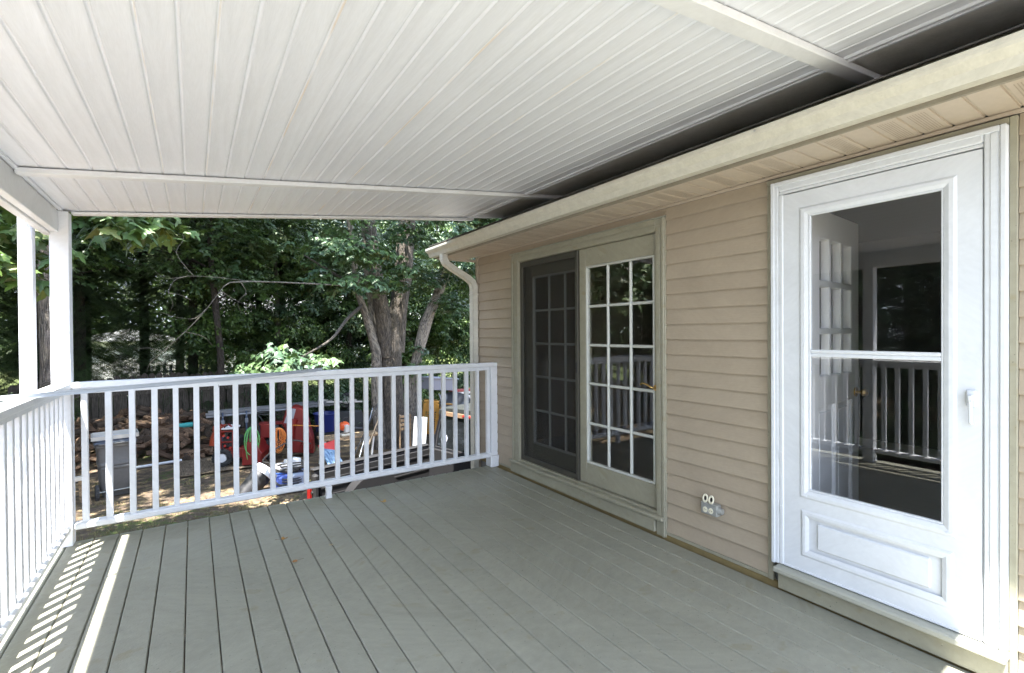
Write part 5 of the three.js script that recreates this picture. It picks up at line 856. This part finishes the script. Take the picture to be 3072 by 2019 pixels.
// ---------------------------------------------------------------- things heaped beyond the cab
{
  const c = thing('grey_tote', 'grey plastic storage tote resting on the yellow crates beyond the cab', 'tote', [4.62, 0.17, -10.0], 0.12); c.rotation.z = -0.10;
  const g = []; const w0 = 0.30, w1 = 0.36, d0 = 0.2, d1 = 0.25, h = 0.27;
  const q = (a, b, cc, d) => [...a, ...b, ...cc, ...a, ...cc, ...d];
  const p = []; const lo = [[-w0, 0, -d0], [w0, 0, -d0], [w0, 0, d0], [-w0, 0, d0]], hi = [[-w1, h, -d1], [w1, h, -d1], [w1, h, d1], [-w1, h, d1]];
  for (let i = 0; i < 4; i++) { const j = (i + 1) % 4; p.push(...q(lo[i], lo[j], hi[j], hi[i])); } p.push(...q(lo[0], lo[1], lo[2], lo[3]));
  const ge = new THREE.BufferGeometry(); ge.setAttribute('position', new THREE.Float32BufferAttribute(p, 3)); ge.computeVertexNormals();
  const grey = plastic(0.22, 0.24, 0.30, 0.45);
  mesh('body', boxUV(ge), grey, c);
  mesh('rim', [slab(-w1 - 0.02, w1 + 0.02, h - 0.02, h + 0.008, d1, d1 + 0.02), slab(-w1 - 0.02, w1 + 0.02, h - 0.02, h + 0.008, -d1 - 0.02, -d1), slab(-w1 - 0.02, -w1, h - 0.02, h + 0.008, -d1, d1), slab(w1, w1 + 0.02, h - 0.02, h + 0.008, -d1, d1)], grey, c);
  const Y = plastic(0.24, 0.125, 0.022, 0.5);
  const y = thing('yellow_crate', 'amber yellow plastic crate stood on end under the grey tote', 'crate', [4.36, GY + 0.80, -9.85], -0.35); y.rotation.z = -0.10;
  const holes = []; const sh = new THREE.Shape([[-0.16, -0.35], [0.16, -0.35], [0.16, 0.30], [0.10, 0.36], [-0.10, 0.36], [-0.16, 0.30]].map((v) => new THREE.Vector2(...v)));
  for (let i = 0; i < 5; i++) for (let j = 0; j < 9; j++) { const a = -0.10 + i * 0.05, b = -0.28 + j * 0.05, hp = new THREE.Path(); hp.absarc(a, b, 0.017, 0, Math.PI * 2, true); sh.holes.push(hp); }
  mesh('face', boxUV(new THREE.ExtrudeGeometry(sh, { depth: 0.012, bevelEnabled: false, curveSegments: 5 }).translate(0, 0, 0.16)), Y, y);
  mesh('side', [slab(-0.17, -0.158, -0.35, 0.31, -0.16, 0.16), slab(0.158, 0.17, -0.35, 0.31, -0.16, 0.16), slab(-0.16, 0.16, 0.335, 0.36, -0.16, 0.16), slab(-0.16, 0.16, -0.36, -0.345, -0.16, 0.16)], Y, y);
  mesh('hood', tube([[0.16, -0.05, 0.17], [0.19, 0.20, 0.17], [0.28, 0.31, 0.17], [0.46, 0.32, 0.17]], 0.022, 24, 8), Y, y);
  mesh('base', slab(-0.15, 0.30, -0.80, -0.362, -0.15, 0.15, 0.02), BLK, y);
  // slumped black liner sheet
  const cols = 14, rows = 12, pos = [], idx = [];
  for (let j = 0; j <= rows; j++) for (let i = 0; i <= cols; i++) { const u = i / cols, v = j / rows; pos.push(4.5 + u * 0.8 - v * 0.05 + 0.03 * Math.sin(v * 9), 0.12 - v * 0.66 * (1 - 0.25 * u) - u * 0.10 - 0.04 * Math.sin(u * 7 + v * 3), -9.72 - 0.22 * Math.sin(u * 3.1) + v * 0.30 + 0.05 * Math.sin(u * 11 + v * 5)); }
  for (let j = 0; j < rows; j++) for (let i = 0; i < cols; i++) { const a = j * (cols + 1) + i, b = a + cols + 1; idx.push(a, a + 1, b, a + 1, b + 1, b); }
  const tg = new THREE.BufferGeometry(); tg.setAttribute('position', new THREE.Float32BufferAttribute(pos, 3)); tg.setIndex(idx); tg.computeVertexNormals();
  const tp = thing('black_liner', 'slumped black plastic pond liner over boxes beyond the cab', 'liner'); mesh('sheet', tg, std(lin(0.035, 0.037, 0.042), 0.32, { side: THREE.DoubleSide }), tp);
  one('storage_box', slab(4.62, 5.3, GY, -0.22, -10.3, -9.82, 0.02), plastic(0.05, 0.05, 0.055, 0.7), 'large dark storage box under the black liner', 'box');
  one('storage_box', slab(4.8, 5.2, -0.219, -0.02, -10.3, -9.9, 0.02), plastic(0.05, 0.05, 0.055, 0.7), 'small dark storage box on the large one under the liner', 'box');
  const rf = thing('bench_frame', 'white metal frame carrying a red plank at the far right', 'frame', [5.5, GY, -10.2]);
  mesh('plank', slab(-0.45, 0.45, 1.26, 1.30, -0.12, 0.12), plastic(0.30, 0.05, 0.045, 0.6), rf);
  mesh('crossbar', [slab(-0.42, 0.42, 1.08, 1.16, 0.06, 0.10), slab(-0.42, 0.42, 1.20, 1.255, 0.06, 0.10)], WHT, rf);
  for (const x of [-0.38, 0.05, 0.38]) mesh('leg', slab(x - 0.02, x + 0.02, 0, 1.256, -0.1, -0.06), STEEL, rf);
  one('white_board', slab(-0.16, 0.16, 0, 0.95, -0.012, 0.012, 0.003).applyMatrix4(new THREE.Matrix4().makeRotationFromEuler(new THREE.Euler(-0.15, 0.25, -0.16))).translate(3.76, GY, -9.1), plastic(0.78, 0.79, 0.80, 0.5), 'white panel leaning against the slanting tree behind the pickup bed', 'board');
  const sc = thing('slat_crate', 'small pale slatted crate between the maple and the slanting tree', 'crate', [3.84, GY + 0.48, -10.1]);
  for (let k = 0; k < 4; k++) mesh('slat', slab(-0.12, 0.14, 0.06 + k * 0.09, 0.115 + k * 0.09, 0.10, 0.115), M.paleWood, sc);
  for (const x of [-0.11, 0.12]) mesh('corner_post', slab(x - 0.015, x + 0.015, -0.48, 0.40, 0.07, 0.099), M.paleWood, sc);
}
// ---------------------------------------------------------------- dry leaves on the deck
{
  const mk = (s, a) => { const out = []; leafTris('maple', out, new THREE.Matrix4().makeScale(s, s, s)); for (let i = 0; i < out.length; i += 3) { const r = Math.hypot(out[i], out[i + 2] - s * 0.4) / s; out[i + 1] = 0.003 + r * r * s * 0.8 * (0.5 + 0.5 * Math.sin(out[i] / s * 4 + a)); } const g = new THREE.BufferGeometry(); g.setAttribute('position', new THREE.Float32BufferAttribute(out, 3)); g.computeVertexNormals(); return g; };
  [[0.506, -3.71, 0.045, [0.30, 0.17, 0.05], 'curled brown leaf on the deck, farther of the two near the middle'], [0.537, -3.301, 0.045, [0.34, 0.16, 0.05], 'curled rusty leaf on the deck, nearest to the camera'], [0.772, -3.419, 0.035, [0.40, 0.33, 0.22], 'small pale dry leaf on the deck, right of the brown ones'], [1.371, -4.033, 0.055, [0.38, 0.25, 0.08], 'yellow brown leaf on the deck in front of the far railing']].forEach(([x, z, s, c, lab], i) => {
    const t = thing('dry_leaf', lab, 'leaf', [x, 0.001, z], rr(0, 6)); mesh('blade', mk(s, i), std(lin(...c), 0.8, { side: THREE.DoubleSide }), t); mesh('stalk', tube([[0, 0.003, 0], [0.004, 0.004, -s * 0.5], [0.012, 0.003, -s * 0.9]], 0.0008, 8, 4), std(lin(0.15, 0.09, 0.05), 0.8), t);
  });
}
// ---------------------------------------------------------------- beyond the wood
{
  const h = thing('neighbour_house', 'pale neighbouring house glimpsed through the trees', 'house', [7.5, 0, -33]);
  const wallM = std(lin(0.74, 0.74, 0.72), 0.7), roofM = std(lin(0.42, 0.42, 0.43), 0.9), gl = plastic(0.05, 0.06, 0.07, 0.1);
  const y0 = gh(7.5, -33) - 0.1;
  mesh('wall', plainBox(-6, 6, y0, y0 + 3.4, -4, 0), wallM, h);
  const s = new THREE.Shape([[-4.4, y0 + 3.3], [0.4, y0 + 3.3], [-2, y0 + 5.2]].map(([a, b]) => new THREE.Vector2(a, b)));
  mesh('roof', boxUV(new THREE.ExtrudeGeometry(s, { depth: 12.8, bevelEnabled: false }).rotateY(-Math.PI / 2).translate(6.4, 0.1, 0)), roofM, h);
  for (const x of [-4.2, -1.4, 1.6, 4.2]) { const w = mesh('window', slab(x - 0.55, x + 0.55, y0 + 1.1, y0 + 2.5, 0.005, 0.06), M.white, h); mesh('pane', slab(x - 0.47, x + 0.47, y0 + 1.18, y0 + 2.42, 0.062, 0.07, 0.001), gl, w); }
}
{
  const h = thing('white_shed', 'white garden shed beyond the hemlocks', 'shed', [-2.5, 0, -28]);
  const y0 = gh(-2.5, -28) - 0.1;
  mesh('wall', plainBox(-2.2, 2.2, y0, y0 + 2.3, -2, 0), std(lin(0.78, 0.78, 0.76), 0.7), h);
  mesh('roof', boxUV(sweepZ([[-2.4, y0 + 2.25], [2.4, y0 + 2.25], [0, y0 + 2.8]], -2.2, 0.25)), std(lin(0.72, 0.72, 0.72), 0.8), h);
  const d = mesh('door', slab(-0.5, 0.5, y0 + 0.05, y0 + 2.0, 0.004, 0.05), plastic(0.5, 0.5, 0.48, 0.6), h); mesh('handle', slab(0.36, 0.40, y0 + 1.0, y0 + 1.12, 0.052, 0.08), M.zinc, d);
}
{
  const f = thing('picket_fence', 'white picket fence far behind the wooden fence', 'fence', [0.4, gh(0.4, -23.5), -23.5]);
  for (let k = 0; k < 26; k++) mesh('picket', slab(-2.6 + k * 0.2, -2.5 + k * 0.2, 0.05, 1.35, 0, 0.02), M.white, f);
  for (const y of [0.35, 1.05]) mesh('rail', slab(-2.7, 2.7, y, y + 0.09, -0.045, -0.001), M.white, f);
}

// the far wood closes every gap: nobody could count its leaves
{
  const list = [], q = new THREE.Quaternion(), e = new THREE.Euler();
  for (let i = 0; i < 15000; i++) { const a = rr(-0.75, 1.0), R = rr(40, 52), x = Math.sin(a) * R, z = -Math.cos(a) * R, top = 15 + 5 * noise.noise(x * 0.15, 1, z * 0.15); e.set(rr(-0.3, 0.9), rr(0, 6.28), rr(-0.5, 0.5), 'YXZ'); const s = rr(1.6, 2.8); list.push(new THREE.Matrix4().compose(V(x, -0.8 + rnd() * top + (R - 40) * 0.1, z), q.setFromEuler(e), V(s, s, s))); }
  const im = new THREE.InstancedMesh(SPR.far[0], L.broad, list.length), cc = new THREE.Color(); im.name = 'far_wood';
  list.forEach((m, i) => { im.setMatrixAt(i, m); const t = rnd(); im.setColorAt(i, cc.setRGB(0.7 + t * 0.8, 0.75 + t * 0.6, 0.7 + t * 0.4)); });
  im.userData = { kind: 'stuff', label: 'sunlit far wood closing the view behind all the trees', category: 'wood' }; scene.add(im);
}

scene.traverse((o) => { if (o.isMesh) { o.castShadow = true; o.receiveShadow = true; } });
renderer.render(scene, camera);
